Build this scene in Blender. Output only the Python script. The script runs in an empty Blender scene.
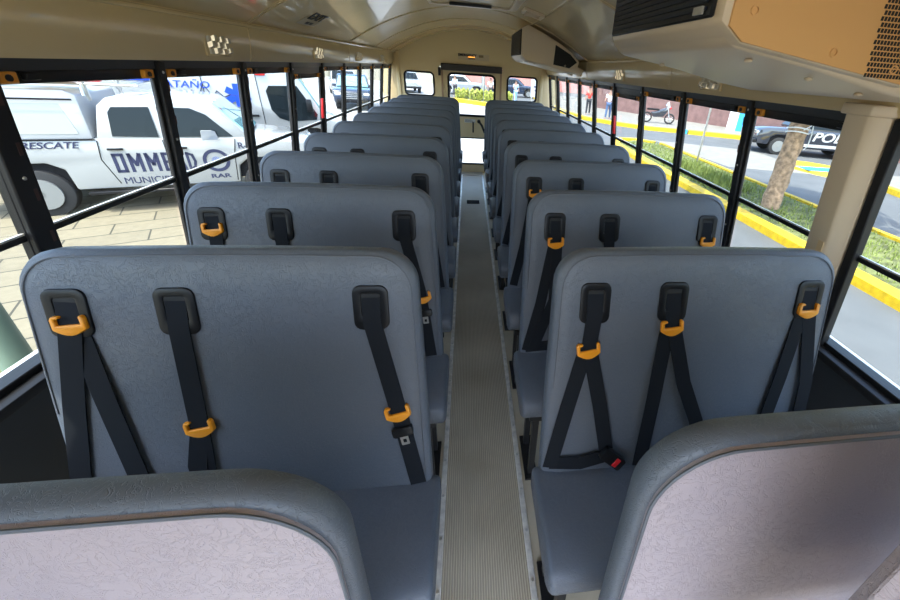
import bpy, bmesh, math, random
from math import sin, cos, pi, radians, sqrt
from mathutils import Vector, Matrix
random.seed(7)
COL = bpy.context.scene.collection
V = Vector

# ------------------------------------------------------------------ materials
def srgb(r, g, b):
    f = lambda c: (c/255/12.92) if c/255 <= .04045 else ((c/255+.055)/1.055)**2.4
    return (f(r), f(g), f(b), 1)
MATS = {}
def mat(name, col, rough=.5, metal=0, spec=.5, emit=None, estr=0, bump=None, vary=None, coat=0):
    m = bpy.data.materials.new(name); m.use_nodes = True
    nt = m.node_tree; b = nt.nodes['Principled BSDF']
    b.inputs['Base Color'].default_value = col
    b.inputs['Roughness'].default_value = rough
    b.inputs['Metallic'].default_value = metal
    b.inputs['Specular IOR Level'].default_value = spec
    b.inputs['Coat Weight'].default_value = coat
    if emit:
        b.inputs['Emission Color'].default_value = emit
        b.inputs['Emission Strength'].default_value = estr
    tc = nt.nodes.new('ShaderNodeTexCoord')
    if vary:
        n = nt.nodes.new('ShaderNodeTexNoise'); n.inputs['Scale'].default_value = vary[0]; n.inputs['Detail'].default_value = 4
        r = nt.nodes.new('ShaderNodeValToRGB'); k = vary[1]
        r.color_ramp.elements[0].position = .3; r.color_ramp.elements[1].position = .7
        r.color_ramp.elements[0].color = tuple(c*(1-k) for c in col[:3]) + (1,)
        r.color_ramp.elements[1].color = tuple(min(1, c*(1+k)) for c in col[:3]) + (1,)
        nt.links.new(tc.outputs['Object'], n.inputs['Vector'])
        nt.links.new(n.outputs['Fac'], r.inputs['Fac']); nt.links.new(r.outputs['Color'], b.inputs['Base Color'])
    if bump:
        n2 = nt.nodes.new('ShaderNodeTexNoise'); n2.inputs['Scale'].default_value = bump[0]; n2.inputs['Detail'].default_value = 5
        bp = nt.nodes.new('ShaderNodeBump'); bp.inputs['Strength'].default_value = bump[1]; bp.inputs['Distance'].default_value = bump[2]
        nt.links.new(tc.outputs['Object'], n2.inputs['Vector'])
        nt.links.new(n2.outputs['Fac'], bp.inputs['Height']); nt.links.new(bp.outputs['Normal'], b.inputs['Normal'])
    MATS[name] = m
    return m

def vinyl(name, col, col2):
    m = mat(name, col, rough=.42, spec=.45)
    nt = m.node_tree; b = nt.nodes['Principled BSDF']
    tc = nt.nodes.new('ShaderNodeTexCoord')
    no = nt.nodes.new('ShaderNodeTexNoise'); no.inputs['Scale'].default_value = 18; no.inputs['Detail'].default_value = 3
    nt.links.new(tc.outputs['Object'], no.inputs['Vector'])
    mx = nt.nodes.new('ShaderNodeVectorMath'); mx.operation = 'MULTIPLY_ADD'
    mx.inputs[1].default_value = (.09, .09, .09)
    nt.links.new(no.outputs['Color'], mx.inputs[0]); nt.links.new(tc.outputs['Object'], mx.inputs[2])
    vo = nt.nodes.new('ShaderNodeTexNoise'); vo.inputs['Scale'].default_value = 52; vo.inputs['Detail'].default_value = 3; vo.inputs['Distortion'].default_value = 1.6
    nt.links.new(mx.outputs[0], vo.inputs['Vector'])
    sb = nt.nodes.new('ShaderNodeMath'); sb.operation = 'SUBTRACT'; sb.inputs[1].default_value = .5; nt.links.new(vo.outputs['Fac'], sb.inputs[0])
    ab = nt.nodes.new('ShaderNodeMath'); ab.operation = 'ABSOLUTE'; nt.links.new(sb.outputs[0], ab.inputs[0])
    cr = nt.nodes.new('ShaderNodeMapRange'); cr.inputs['From Max'].default_value = .035
    nt.links.new(ab.outputs[0], cr.inputs['Value'])
    fn = nt.nodes.new('ShaderNodeTexNoise'); fn.inputs['Scale'].default_value = 420; fn.inputs['Detail'].default_value = 2
    nt.links.new(tc.outputs['Object'], fn.inputs['Vector'])
    ad = nt.nodes.new('ShaderNodeMath'); ad.operation = 'MULTIPLY_ADD'; ad.inputs[1].default_value = .35
    nt.links.new(fn.outputs['Fac'], ad.inputs[0]); nt.links.new(cr.outputs['Result'], ad.inputs[2])
    wr = nt.nodes.new('ShaderNodeTexNoise'); wr.inputs['Scale'].default_value = 3.5
    nt.links.new(tc.outputs['Object'], wr.inputs['Vector'])
    bp0 = nt.nodes.new('ShaderNodeBump'); bp0.inputs['Strength'].default_value = .5; bp0.inputs['Distance'].default_value = .02
    nt.links.new(wr.outputs['Fac'], bp0.inputs['Height'])
    bp = nt.nodes.new('ShaderNodeBump'); bp.inputs['Strength'].default_value = .62; bp.inputs['Distance'].default_value = .0009
    nt.links.new(ad.outputs[0], bp.inputs['Height']); nt.links.new(bp0.outputs['Normal'], bp.inputs['Normal'])
    nt.links.new(bp.outputs['Normal'], b.inputs['Normal'])
    r = nt.nodes.new('ShaderNodeMix'); r.data_type = 'RGBA'
    r.inputs['A'].default_value = col; r.inputs['B'].default_value = col2
    nt.links.new(wr.outputs['Fac'], r.inputs['Factor']); nt.links.new(r.outputs['Result'], b.inputs['Base Color'])
    return m

VINYL = vinyl('seat_vinyl', (.132, .143, .165, 1), (.096, .117, .150, 1))
VINYL_LIT = vinyl('sunlit_vinyl', (.42, .355, .375, 1), (.345, .30, .34, 1))  # grey vinyl again, made paler and pink to stand in for sunlight
WELT = mat('welt', (.11, .122, .145, 1), .5)
BLACK = mat('black_paint', (.012, .012, .013, 1), .42, spec=.35)
SASH = mat('black_sash', (.03, .032, .036, 1), .35)
WALLB = mat('dark_wall_panel', (.03, .034, .04, 1), .45, bump=(200, .2, .001))
RUBBER = mat('black_rubber', (.012, .012, .013, 1), .8, spec=.15)
PLAST = mat('black_plastic', (.009, .009, .010, 1), .36, spec=.3)
WEB = mat('belt_webbing', (.010, .012, .016, 1), .8, spec=.2)
ORANGE = mat('orange_plastic', (.9, .33, .015, 1), .35)
LATCH = mat('orange_latch', (.75, .30, .03, 1), .4)
RED = mat('red_plastic', (.65, .015, .02, 1), .35)
STEEL = mat('steel', (.62, .62, .60, 1), .28, 1)
ALU = mat('aluminium_strip', (.80, .78, .72, 1), .35, .35, bump=(120, .3, .002), vary=(30, .2))
CREAM = mat('cream_paint', (.70, .55, .31, 1), .24, bump=(1.8, .25, .03), coat=.35)
CREAMW = mat('cream_wall', (.70, .57, .33, 1), .4)
CREAML = mat('cream_fiberglass', (.70, .57, .40, 1), .4, bump=(5, .3, .01))
ACORG = mat('tan_panel', (.74, .42, .16, 1), .5, bump=(300, .1, .001))
GRILLEM = mat('grille_hole', (.012, .012, .012, 1), .7)
LENS = mat('clear_lens', (.75, .70, .58, 1), .12, .3, coat=.6)
GREENP = mat('green_paint', (.14, .20, .145, 1), .5)
WHITE = mat('white_car_paint', (0.343, 0.352, 0.343, 1), .22, coat=.6)
WHITE2 = mat('white_fender', (0.413, 0.418, 0.413, 1), .3)
DKBLUE = mat('navy_lettering', (.02, .025, .07, 1), .4)
BLUE = mat('blue_lettering', (.01, .07, .55, 1), .4)
CARGLASS = mat('dark_car_glass', (.008, .013, .016, 1), .04, spec=.2)
TEALGLASS = mat('teal_windshield', (.20, .42, .44, 1), .06, coat=1)
TIRE = mat('tire', (.02, .02, .02, 1), .8)
RIM = mat('rim', (.26, .27, .27, 1), .4, .5)
DKCAR = mat('black_car_paint', (.02, .024, .035, 1), .15, coat=1)
NAVY = mat('navy_car_paint', (.012, .025, .055, 1), .2, coat=.8)
SILVER = mat('silver_car_paint', (.45, .48, .50, 1), .25, .4, coat=.6)
YELLOW = mat('yellow_paint', (0.589, 0.384, 0.006, 1), .6, vary=(9, .2), bump=(60, .3, .01))
CYAN = mat('light_blue_paint', (0.038, 0.338, 0.600, 1), .6)
YEL2 = mat('yellow_plastic', (.9, .75, .02, 1), .4)
WALLP = mat('mauve_wall', (0.184, 0.103, 0.092, 1), .8, vary=(3, .2))
BARK = mat('palm_bark', (.36, .24, .15, 1), .9, bump=(25, .8, .03), vary=(12, .45))
CONC = mat('pale_concrete', (0.230, 0.215, 0.180, 1), .85, vary=(2, .15), bump=(80, .2, .01))
ROADM = mat('asphalt', (0.101, 0.107, 0.107, 1), .85, vary=(1.2, .12), bump=(150, .35, .006))
SIDEW = mat('sidewalk_concrete', (0.207, 0.198, 0.171, 1), .85, vary=(3, .12))
BRIGHT = mat('bright_concrete', (0.348, 0.343, 0.326, 1), .85, vary=(1, .08))
GRASSG = mat('verge_soil', (0.119, 0.134, 0.045, 1), .95, vary=(7, .6))
BLADE = mat('grass_blade', (.17, .215, .04, 1), .7, vary=(20, .4))
HEDGE = mat('hedge_leaf', (0.315, 0.345, 0.053, 1), .6, vary=(6, .5))
SKIN = mat('skin', (.32, .18, .12, 1), .55)
HAIR = mat('dark_hair', (.015, .012, .01, 1), .6)
PALEB = mat('pale_building', (0.341, 0.319, 0.248, 1), .8, vary=(.5, .1))
PINKB = mat('pink_building', (0.434, 0.196, 0.168, 1), .8, vary=(.5, .1))
LTBLUE = mat('light_blue_shirt', (.38, .58, .8, 1), .8)
DENIM = mat('denim', (.06, .11, .22, 1), .8)
REDC = mat('red_shirt', (.75, .05, .04, 1), .8)
WHITEC = mat('white_shirt', (.75, .75, .75, 1), .8)
DARKP = mat('dark_trousers', (.03, .03, .035, 1), .8)
SIGNG = mat('grey_sign', (.40, .41, .46, 1), .6)
PAPER = mat('white_paper', (.7, .7, .66, 1), .6)
AMBER = mat('lit_amber_lens', (.9, .35, .05, 1), .4, emit=(1, .35, .05, 1), estr=1.2)
REDL = mat('red_lamp', (.75, .03, .03, 1), .2, coat=.5)

def glass():
    m = bpy.data.materials.new('window_glass'); m.use_nodes = True; nt = m.node_tree
    nt.nodes.clear(); o = nt.nodes.new('ShaderNodeOutputMaterial'); mx = nt.nodes.new('ShaderNodeMixShader')
    t = nt.nodes.new('ShaderNodeBsdfTransparent'); t.inputs[0].default_value = (.95, .985, .975, 1)
    g = nt.nodes.new('ShaderNodeBsdfGlossy'); g.inputs['Roughness'].default_value = .02
    lw = nt.nodes.new('ShaderNodeLayerWeight'); pw = nt.nodes.new('ShaderNodeMath'); pw.operation = 'POWER'; pw.inputs[1].default_value = 5
    nt.links.new(lw.outputs['Facing'], pw.inputs[0]); fr = nt.nodes.new('ShaderNodeMath'); fr.operation = 'MULTIPLY_ADD'; fr.inputs[1].default_value = .35; fr.inputs[2].default_value = .02; nt.links.new(pw.outputs[0], fr.inputs[0])
    nt.links.new(fr.outputs[0], mx.inputs[0]); nt.links.new(t.outputs[0], mx.inputs[1]); nt.links.new(g.outputs[0], mx.inputs[2])
    nt.links.new(mx.outputs[0], o.inputs[0]); return m
GLASS = glass()

def ribbed():
    m = mat('ribbed_rubber', (.33, .29, .205, 1), .42)
    nt = m.node_tree; b = nt.nodes['Principled BSDF']; tc = nt.nodes.new('ShaderNodeTexCoord')
    w = nt.nodes.new('ShaderNodeTexWave'); w.inputs['Scale'].default_value = 32; w.bands_direction = 'X'
    nt.links.new(tc.outputs['Object'], w.inputs['Vector'])
    bp = nt.nodes.new('ShaderNodeBump'); bp.inputs['Strength'].default_value = .7; bp.inputs['Distance'].default_value = .003
    nt.links.new(w.outputs['Fac'], bp.inputs['Height']); nt.links.new(bp.outputs['Normal'], b.inputs['Normal'])
    n = nt.nodes.new('ShaderNodeTexNoise'); n.inputs['Scale'].default_value = 2.2; n.inputs['Detail'].default_value = 6
    nt.links.new(tc.outputs['Object'], n.inputs['Vector'])
    r = nt.nodes.new('ShaderNodeValToRGB'); r.color_ramp.elements[0].position = .3; r.color_ramp.elements[1].position = .75
    r.color_ramp.elements[0].color = (.50, .43, .31, 1); r.color_ramp.elements[1].color = (.68, .60, .45, 1)
    nt.links.new(n.outputs['Fac'], r.inputs['Fac'])
    x = nt.nodes.new('ShaderNodeMix'); x.data_type = 'RGBA'; x.blend_type = 'MULTIPLY'; x.inputs['Factor'].default_value = .4
    nt.links.new(r.outputs['Color'], x.inputs['A']); nt.links.new(w.outputs['Color'], x.inputs['B'])
    nt.links.new(x.outputs['Result'], b.inputs['Base Color']); return m
RIBBED = ribbed()

def brickmat(name, c1, c2, cm, scale, bw, bh, mort, rot=0):
    m = mat(name, c1, .85); nt = m.node_tree; b = nt.nodes['Principled BSDF']
    tc = nt.nodes.new('ShaderNodeTexCoord'); mp = nt.nodes.new('ShaderNodeMapping'); mp.inputs['Rotation'].default_value = (0, 0, rot)
    br = nt.nodes.new('ShaderNodeTexBrick'); br.inputs['Scale'].default_value = scale
    br.inputs['Brick Width'].default_value = bw; br.inputs['Row Height'].default_value = bh; br.inputs['Mortar Size'].default_value = mort
    br.inputs['Color1'].default_value = c1; br.inputs['Color2'].default_value = c2; br.inputs['Mortar'].default_value = cm
    nt.links.new(tc.outputs['Object'], mp.inputs['Vector']); nt.links.new(mp.outputs[0], br.inputs['Vector'])
    n = nt.nodes.new('ShaderNodeTexNoise'); n.inputs['Scale'].default_value = 9; n.inputs['Detail'].default_value = 6
    nt.links.new(tc.outputs['Object'], n.inputs['Vector'])
    mr = nt.nodes.new('ShaderNodeMapRange'); mr.inputs['To Min'].default_value = .75; mr.inputs['To Max'].default_value = 1.2
    nt.links.new(n.outputs['Fac'], mr.inputs['Value'])
    x = nt.nodes.new('ShaderNodeMix'); x.data_type = 'RGBA'; x.blend_type = 'MULTIPLY'; x.inputs['Factor'].default_value = 1
    nt.links.new(br.outputs['Color'], x.inputs['A']); nt.links.new(mr.outputs[0], x.inputs['B'])
    nt.links.new(x.outputs['Result'], b.inputs['Base Color']); return m
PAVER = brickmat('pavers', (.21, .18, .115, 1), (.18, .155, .10, 1), (.05, .045, .03, 1), 1, .95, .48, .012, radians(-28))

# ------------------------------------------------------------------ mesh builder
class MB:
    def __init__(s): s.bm = bmesh.new()
    def box(s, x0, x1, y0, y1, z0, z1):
        r = bmesh.ops.create_cube(s.bm, size=1)
        for v in r['verts']:
            v.co = V(((x0+x1)/2+v.co.x*(x1-x0), (y0+y1)/2+v.co.y*(y1-y0), (z0+z1)/2+v.co.z*(z1-z0)))
        return s
    def prism(s, pts, vec):                      # polygon pts (3D) extruded by vec
        vec = V(vec); a = [s.bm.verts.new(V(p)) for p in pts]; b = [s.bm.verts.new(V(p)+vec) for p in pts]
        n = len(pts); s.bm.faces.new(a); s.bm.faces.new(list(reversed(b)))
        for i in range(n): s.bm.faces.new((a[(i+1) % n], a[i], b[i], b[(i+1) % n]))
        return s
    def cyl(s, p0, p1, r, seg=16, r2=None):
        p0, p1 = V(p0), V(p1); d = p1-p0; r2 = r if r2 is None else r2
        M = Matrix.Translation((p0+p1)/2) @ d.to_track_quat('Z', 'Y').to_matrix().to_4x4()
        bmesh.ops.create_cone(s.bm, cap_ends=True, segments=seg, radius1=r, radius2=r2, depth=d.length, matrix=M)
        return s
    def sph(s, c, r, sc=(1, 1, 1), seg=14):
        bmesh.ops.create_uvsphere(s.bm, u_segments=seg, v_segments=seg*2//3, radius=r, matrix=Matrix.Translation(V(c)) @ Matrix.Diagonal((*sc, 1)))
        return s
    def tube(s, pts, r, seg=8, closed=False):
        pts = [V(p) for p in pts]; n = len(pts); rings = []; up = None
        for i, p in enumerate(pts):
            a = pts[i-1] if (i > 0 or closed) else p; b = pts[(i+1) % n] if (i < n-1 or closed) else p
            t = (b-a).normalized()
            if up is None: up = t.orthogonal().normalized()
            up = (up - t*up.dot(t)).normalized(); w = t.cross(up)
            rings.append([s.bm.verts.new(p+up*r*cos(2*pi*k/seg)+w*r*sin(2*pi*k/seg)) for k in range(seg)])
        for i in range(n if closed else n-1):
            A, B = rings[i], rings[(i+1) % n]
            for k in range(seg): s.bm.faces.new((A[k], A[(k+1) % seg], B[(k+1) % seg], B[k]))
        if not closed: s.bm.faces.new(list(reversed(rings[0]))); s.bm.faces.new(rings[-1])
        return s
    def ribbon(s, pts, w, nrm, th=.0035, wdir=None):   # webbing strip
        pts = [V(p) for p in pts]; nrm = V(nrm).normalized(); rs = []
        for i, p in enumerate(pts):
            t = (pts[min(i+1, len(pts)-1)]-pts[max(i-1, 0)]).normalized()
            sd = V(wdir).normalized() if wdir else t.cross(nrm).normalized()
            rs.append([s.bm.verts.new(p+sd*a*w/2+nrm*b*th/2) for a, b in((-1, -1), (1, -1), (1, 1), (-1, 1))])
        for A, B in zip(rs, rs[1:]):
            for k in range(4): s.bm.faces.new((A[k], A[(k+1) % 4], B[(k+1) % 4], B[k]))
        s.bm.faces.new(list(reversed(rs[0]))); s.bm.faces.new(rs[-1]); return s
    def bevel(s, w, seg=2, ang=30):
        bmesh.ops.recalc_face_normals(s.bm, faces=s.bm.faces)
        e = [e for e in s.bm.edges if len(e.link_faces) == 2 and e.calc_face_angle(0) > radians(ang)]
        bmesh.ops.bevel(s.bm, geom=e, offset=w, segments=seg, profile=.5, affect='EDGES', clamp_overlap=True)
        return s
    def build(s, name, m, parent=None, smooth=True, label=None, loc=None):
        bmesh.ops.recalc_face_normals(s.bm, faces=s.bm.faces)
        me = bpy.data.meshes.new(name); s.bm.to_mesh(me); s.bm.free(); me.materials.append(m)
        if smooth:
            for p in me.polygons: p.use_smooth = True
            try: me.set_sharp_from_angle(angle=radians(38))
            except Exception: pass
        o = bpy.data.objects.new(name, me); COL.objects.link(o)
        if parent: o.parent = parent
        if loc: o.location = loc
        if label: o['label'] = label
        return o

def thing(name, label, cat, loc=(0, 0, 0), rz=0, group=None):
    o = bpy.data.objects.new(name, None); COL.objects.link(o); o.empty_display_size = .1
    o.location = loc; o.rotation_euler = (0, 0, rz); o['label'] = label; o['category'] = cat
    if group: o['group'] = group
    return o
def tag(o, label, cat, group=None, kind=None):
    o['label'] = label; o['category'] = cat
    if group: o['group'] = group
    if kind: o['kind'] = kind
    return o
def struct(o): o['kind'] = 'structure'; return o
def sempty(name, loc=(0, 0, 0)):
    o = bpy.data.objects.new(name, None); COL.objects.link(o); o.location = loc; o['kind'] = 'structure'; return o
def kids(o): return [c for c in bpy.data.objects if c.parent == o]
def dup(root, loc=None, rz=None, label=None):
    r = root.copy(); COL.objects.link(r)
    if loc is not None: r.location = loc
    if rz is not None: r.rotation_euler = (0, 0, rz)
    if label: r['label'] = label
    for ch in kids(root):
        c = ch.copy(); COL.objects.link(c); c.parent = r
        for g in kids(ch):
            d = g.copy(); COL.objects.link(d); d.parent = c
    return r
def text(body, name, m, parent, loc, rot, size, shear=0, bold=0, ext=.002, align='CENTER', sx=1):
    cu = bpy.data.curves.new(name, 'FONT'); cu.body = body; cu.size = size; cu.shear = shear; cu.offset = bold; cu.extrude = ext
    cu.align_x = align; cu.align_y = 'CENTER'
    t = bpy.data.objects.new(name, cu); COL.objects.link(t)
    dg = bpy.context.evaluated_depsgraph_get(); me = bpy.data.meshes.new_from_object(t.evaluated_get(dg))
    bpy.data.objects.remove(t); me.materials.clear(); me.materials.append(m)
    o = bpy.data.objects.new(name, me); COL.objects.link(o); o.parent = parent
    R = rot.to_4x4() if isinstance(rot, Matrix) else rot
    o.matrix_local = Matrix.Translation(V(loc)) @ R @ Matrix.Diagonal((sx, 1, 1, 1)); return o
def basis(x, y):                                  # matrix whose columns are x, y, x cross y
    x = V(x).normalized(); y = V(y).normalized(); z = x.cross(y)
    return Matrix((x, y, z)).transposed()
def rrect(x0, x1, z0, z1, r, seg=5):              # rounded rectangle (2D, ccw)
    out = []
    for cx, cz, a in((x1-r, z1-r, 0), (x0+r, z1-r, 90), (x0+r, z0+r, 180), (x1-r, z0+r, 270)):
        for k in range(seg+1):
            t = radians(a+90*k/seg); out.append((cx+r*cos(t), cz+r*sin(t)))
    return out
def ring(mb, outer, inner, to3, vec):             # ring between two loops of equal length
    vec = V(vec); n = len(outer); f = mb.bm.verts.new
    A = [f(to3(p)) for p in outer]; B = [f(to3(p)) for p in inner]; A2 = [f(to3(p)+vec) for p in outer]; B2 = [f(to3(p)+vec) for p in inner]
    for i in range(n):
        j = (i+1) % n
        mb.bm.faces.new((A[i], A[j], B[j], B[i])); mb.bm.faces.new((A2[j], A2[i], B2[i], B2[j]))
        mb.bm.faces.new((A[j], A[i], A2[i], A2[j])); mb.bm.faces.new((B[i], B[j], B2[j], B2[i]))
    return mb

# ------------------------------------------------------------------ camera (fitted to the photograph)
F = V((0.14806608, 0.8728049, -0.46506779)); Rr = V((0.98895362, -0.13393556, 0.06349798)); D = V((-0.00686777, -0.46933237, -0.88299488))
cam = bpy.data.cameras.new('camera'); co = bpy.data.objects.new('camera', cam); COL.objects.link(co)
M = Matrix((Rr, -D, -F)).transposed().to_4x4(); M.translation = V((-.0518, 0, 1.7645)); co.matrix_world = M
cam.sensor_width = 36; cam.lens = 386.8477/900*36; cam.clip_start = .02; cam.clip_end = 300
cam.shift_x = -(527.9312-450)/900; cam.shift_y = (272.8669-300)/900
bpy.context.scene.camera = co

# ------------------------------------------------------------------ bus shell
ZB, ZT = .834, 1.694
def wx(z): return 1.384-.1257*(z-.834)
def roofz(x): return 1.885+.40*max(0, 1-(x/1.25)**2)
YF, YR = -1.5, 7.3
G = -.9
struct(MB().box(-1.40, 1.40, YF, YR, -.08, 0).build('floor', mat('floor_rubber', (.50, .44, .32, 1), .45, vary=(3, .2), bump=(90, .2, .002)), smooth=False))
run = MB().box(-.168, .168, YF+.3, 7.03, 0, .006).build('aisle_runner', RIBBED, smooth=False); tag(run, 'ribbed beige rubber runner along the centre aisle floor', 'floor runner')
for sx, nm in((-1, 'left'), (1, 'right')):
    r = MB().box(sx*.18-.012, sx*.18+.012, YF+.3, 7.03, .0, .012).bevel(.003, 1).build('metal_floor_strip', ALU)
    tag(r, 'long metal strip with screws along the %s edge of the aisle runner' % nm, 'floor strip')
    for k in range(46):
        sc = MB().cyl((sx*.18, YF+.4+k*.185, .012), (sx*.18, YF+.4+k*.185, .015), .006, 8)
        sc.build('screw', STEEL, r) if k > 4 else sc.bm.free()
s = MB().box(-.19, .19, 7.04, 7.27, 0, .02).bevel(.004, 1).build('door_threshold', STEEL)
tag(s, 'bright metal threshold plate at the foot of the rear door', 'threshold')
pl = MB().box(-.09, .09, 5.42, 5.58, .0062, .012).bevel(.003, 1).build('floor_hatch_plate', RUBBER); tag(pl, 'small dark plate set in the far end of the aisle runner', 'plate')

for sx, nm in((-1, 'left'), (1, 'right')):
    X = lambda a, b: (min(sx*a, sx*b), max(sx*a, sx*b))
    a, b = X(1.392, 1.45)
    struct(MB().box(a, b, YF, YR, -.08, ZB-.012).build('wall_'+nm, WALLB, smooth=False))
    # sill: black rail and outer aluminium ledge
    a, b = X(1.345, 1.405)
    struct(MB().box(a, b, YF, YR, ZB-.035, ZB).bevel(.006, 2).build('trim_1' if sx < 0 else 'trim_2', BLACK))
    a, b = X(1.40, 1.47)
    struct(MB().box(a, b, YF, YR, ZB-.02, ZB+.012).bevel(.006, 2).build('trim_3' if sx < 0 else 'trim_4', ALU))
    # header band of cream sheet between windows and ceiling
    pr = [(1.262, 1.703), (1.252, 1.72), (1.238, 1.80), (1.236, 1.87), (1.243, 1.892), (1.32, 1.90), (1.34, 1.703)]
    hb = struct(MB().prism([(sx*x, YF, z) for x, z in pr], (0, YR-YF, 0)).build('wall_%s_header' % nm, CREAM, smooth=True))
    struct(MB().tube([(sx*1.236, YF, 1.876), (sx*1.236, YR, 1.876)], .009, 8).build('trim_5' if sx < 0 else 'trim_6', CREAM))
    for yy in (0.62, 2.66, 4.70, 6.74):
        g = MB().prism([(sx*x-sx*.003, yy-.008, z) for x, z in pr[:5]]+[(sx*(x)+sx*.003, yy-.008, z) for x, z in reversed(pr[:5])], (0, .016, 0)).build('seam', CREAM, hb)
        m2 = MB()
        for z in (1.73, 1.77, 1.82, 1.86): m2.sph((sx*(1.245-(z-1.76)*.08), yy+.02, z), .005, (.6, 1, 1), 8)
        m2.build('rivets', CREAM, hb)
# ceiling vault
N = 28; xs = [-1.25+2.5*i/N for i in range(N+1)]
prof = [(x, roofz(x)) for x in xs]; top = [(x*1.07, roofz(x)+.06) for x in reversed(xs)]
ce = struct(MB().prism([(x, YF, z) for x, z in prof+top], (0, YR-YF, 0)).build('ceiling', CREAM))
def arch(y, w=.012, d=.006, m=CREAM, nm='seam'):
    return MB().prism([(x*.997, y, z-d) for x, z in prof]+[(x, y, z+.01) for x, z in reversed(prof)], (0, w, 0)).build(nm, m, ce)
for y in (.62, 2.66, 2.69, 4.70, 4.73, 5.9, 6.74): arch(y)
arch(6.95, .35, .035)
rv = MB()
for y in (.64, 2.705, 4.745, 5.93):
    for i in range(40):
        x = -1.2+2.4*i/39; rv.sph((x, y+.012, roofz(x)-.002), .0055, (1, 1, .6), 6)
rv.build('rivets', CREAM, ce)
for x in (.62,):
    MB().box(x-.012, x+.012, YF, 6.95, roofz(x)-.008, roofz(x)+.01).build('seam', CREAM, ce)

# windows: posts, sashes, latches, panes
YL, YRt, Q = 1.935, 1.838, .659
def slant(mb, sx, y0, y1, z0, z1, in0, out0):    # slab following the leaning wall
    mb.prism([(sx*(wx(z0)-in0), y0, z0), (sx*(wx(z0)+out0), y0, z0), (sx*(wx(z1)+out0), y0, z1), (sx*(wx(z1)-in0), y0, z1)], (0, y1-y0, 0)); return mb
wn = 1; pn = 7
for sx, Y0 in((-1, YL), (1, YRt)):
    hd = slant(MB(), sx, YF, YR, 1.672, 1.706, -.0, .07); struct(hd.build('trim_%d' % pn, SASH)); pn += 1
    first = -5
    for n in range(first, 9):
        y = Y0+n*Q
        if y > YR-.03 or y < YF+.03: continue
        if n == 8 and sx < 0: y = min(y, YR-.06)
        hw_ = .036 if (n == -1 and sx < 0) else .022; p = slant(MB(), sx, y-hw_, y+hw_, ZB-.01, 1.70, .012, .03); p.bevel(.004, 1)
        po = struct(p.build('trim_%d' % pn, BLACK)); pn += 1
        sl_ = MB()
        for q in range(6): slant(sl_, sx, y+.012, y+.0225, .94+q*.13, .975+q*.13, .0125, -.008)
        sl_.build('latch_slots', mat('slot_brown', (.05, .02, .015, 1), .5) if 'slot_brown' not in MATS else MATS['slot_brown'], po)
        for z in (1.66, 1.40, 1.08):
            MB().sph((sx*(wx(z)-.012), y, z), .006, (.6, 1, 1), 8).build('screw', STEEL, po)
    for n in range(first, 8):
        y0, y1 = max(Y0+n*Q, YF+.02)+.024, Y0+(n+1)*Q-.024
        if y1 < YF+.2 or y0 > YR: continue
        w = sempty('window_%d' % wn, (sx*wx(1.2), (y0+y1)/2, 1.2)); wn += 1
        def P(mb, name, m, label=None):
            o = mb.build(name, m, w, label=label); o.data.transform(Matrix.Translation((-sx*wx(1.2), -(y0+y1)/2, -1.2))); return o
        em = n == 2
        zt = 1.645 if not em else 1.60
        f = MB()
        fw = .014 if not em else .028
        slant(f, sx, y0, y0+fw, ZB, 1.672, -.002, .014); slant(f, sx, y1-fw, y1, ZB, 1.672, -.002, .014)
        slant(f, sx, y0, y1, ZB-.004, ZB+.022, -.002, .055)
        P(f.bevel(.003, 1), 'window_frame', BLACK)
        if em: P(slant(MB(), sx, y0+.02, y1-.02, 1.625, 1.672, -.006, .04).bevel(.003, 1), 'header_panel', SASH)
        P(slant(MB(), sx, y0+fw, y1-fw, zt-.008, zt+.027, -.010, .035).bevel(.004, 2), 'upper_sash_bar', BLACK)
        mb_ = slant(MB(), sx, y0+fw, y1-fw, 1.222, 1.24, -.004, .032); P(mb_.bevel(.003, 1), 'mid_sash_bar', BLACK)
        P(slant(MB(), sx, y0+fw, y1-fw, 1.2405, 1.2465, -.008, .016), 'mid_bar_strip', ALU)
        for yy in (y0+fw+.004, y1-fw-.054):
            z0 = zt-.005
            l = slant(MB(), sx, yy, yy+.05, z0, z0+.03, .006, .012).bevel(.003, 1)
            lo = P(l, 'latch', LATCH)
            k = MB().cyl((sx*(wx(z0)-.002), yy+.022, z0+.015), (sx*(wx(z0)-.012), yy+.022, z0+.015), .009, 10)
            o = k.build('latch_hole', BLACK, lo); o.data.transform(Matrix.Translation((-sx*wx(1.2), -(y0+y1)/2, -1.2)))
        P(slant(MB(), sx, y0+.09, y0+.13, zt+.002, zt+.022, .008, .01).bevel(.002, 1), 'catch', PLAST)
        P(slant(MB(), sx, y0+.012, y1-.012, 1.235, zt+.01, -.018, .022), 'upper_pane', GLASS)
        P(slant(MB(), sx, y0+.012, y1-.012, ZB+.01, 1.235, -.026, .030), 'lower_pane', GLASS)
        if em:
            yh = y1-.035
            P(slant(MB(), sx, yh-.02, yh+.012, 1.27, 1.43, .02, .0).bevel(.005, 2), 'release_handle', RED, 'red emergency release handle')
# cream body post beyond last right window
struct(slant(MB(), 1, 6.50, 6.58, ZB, 1.70, .014, .0).bevel(.006, 2).build('trim_%d' % pn, CREAMW)); pn += 1

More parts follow.
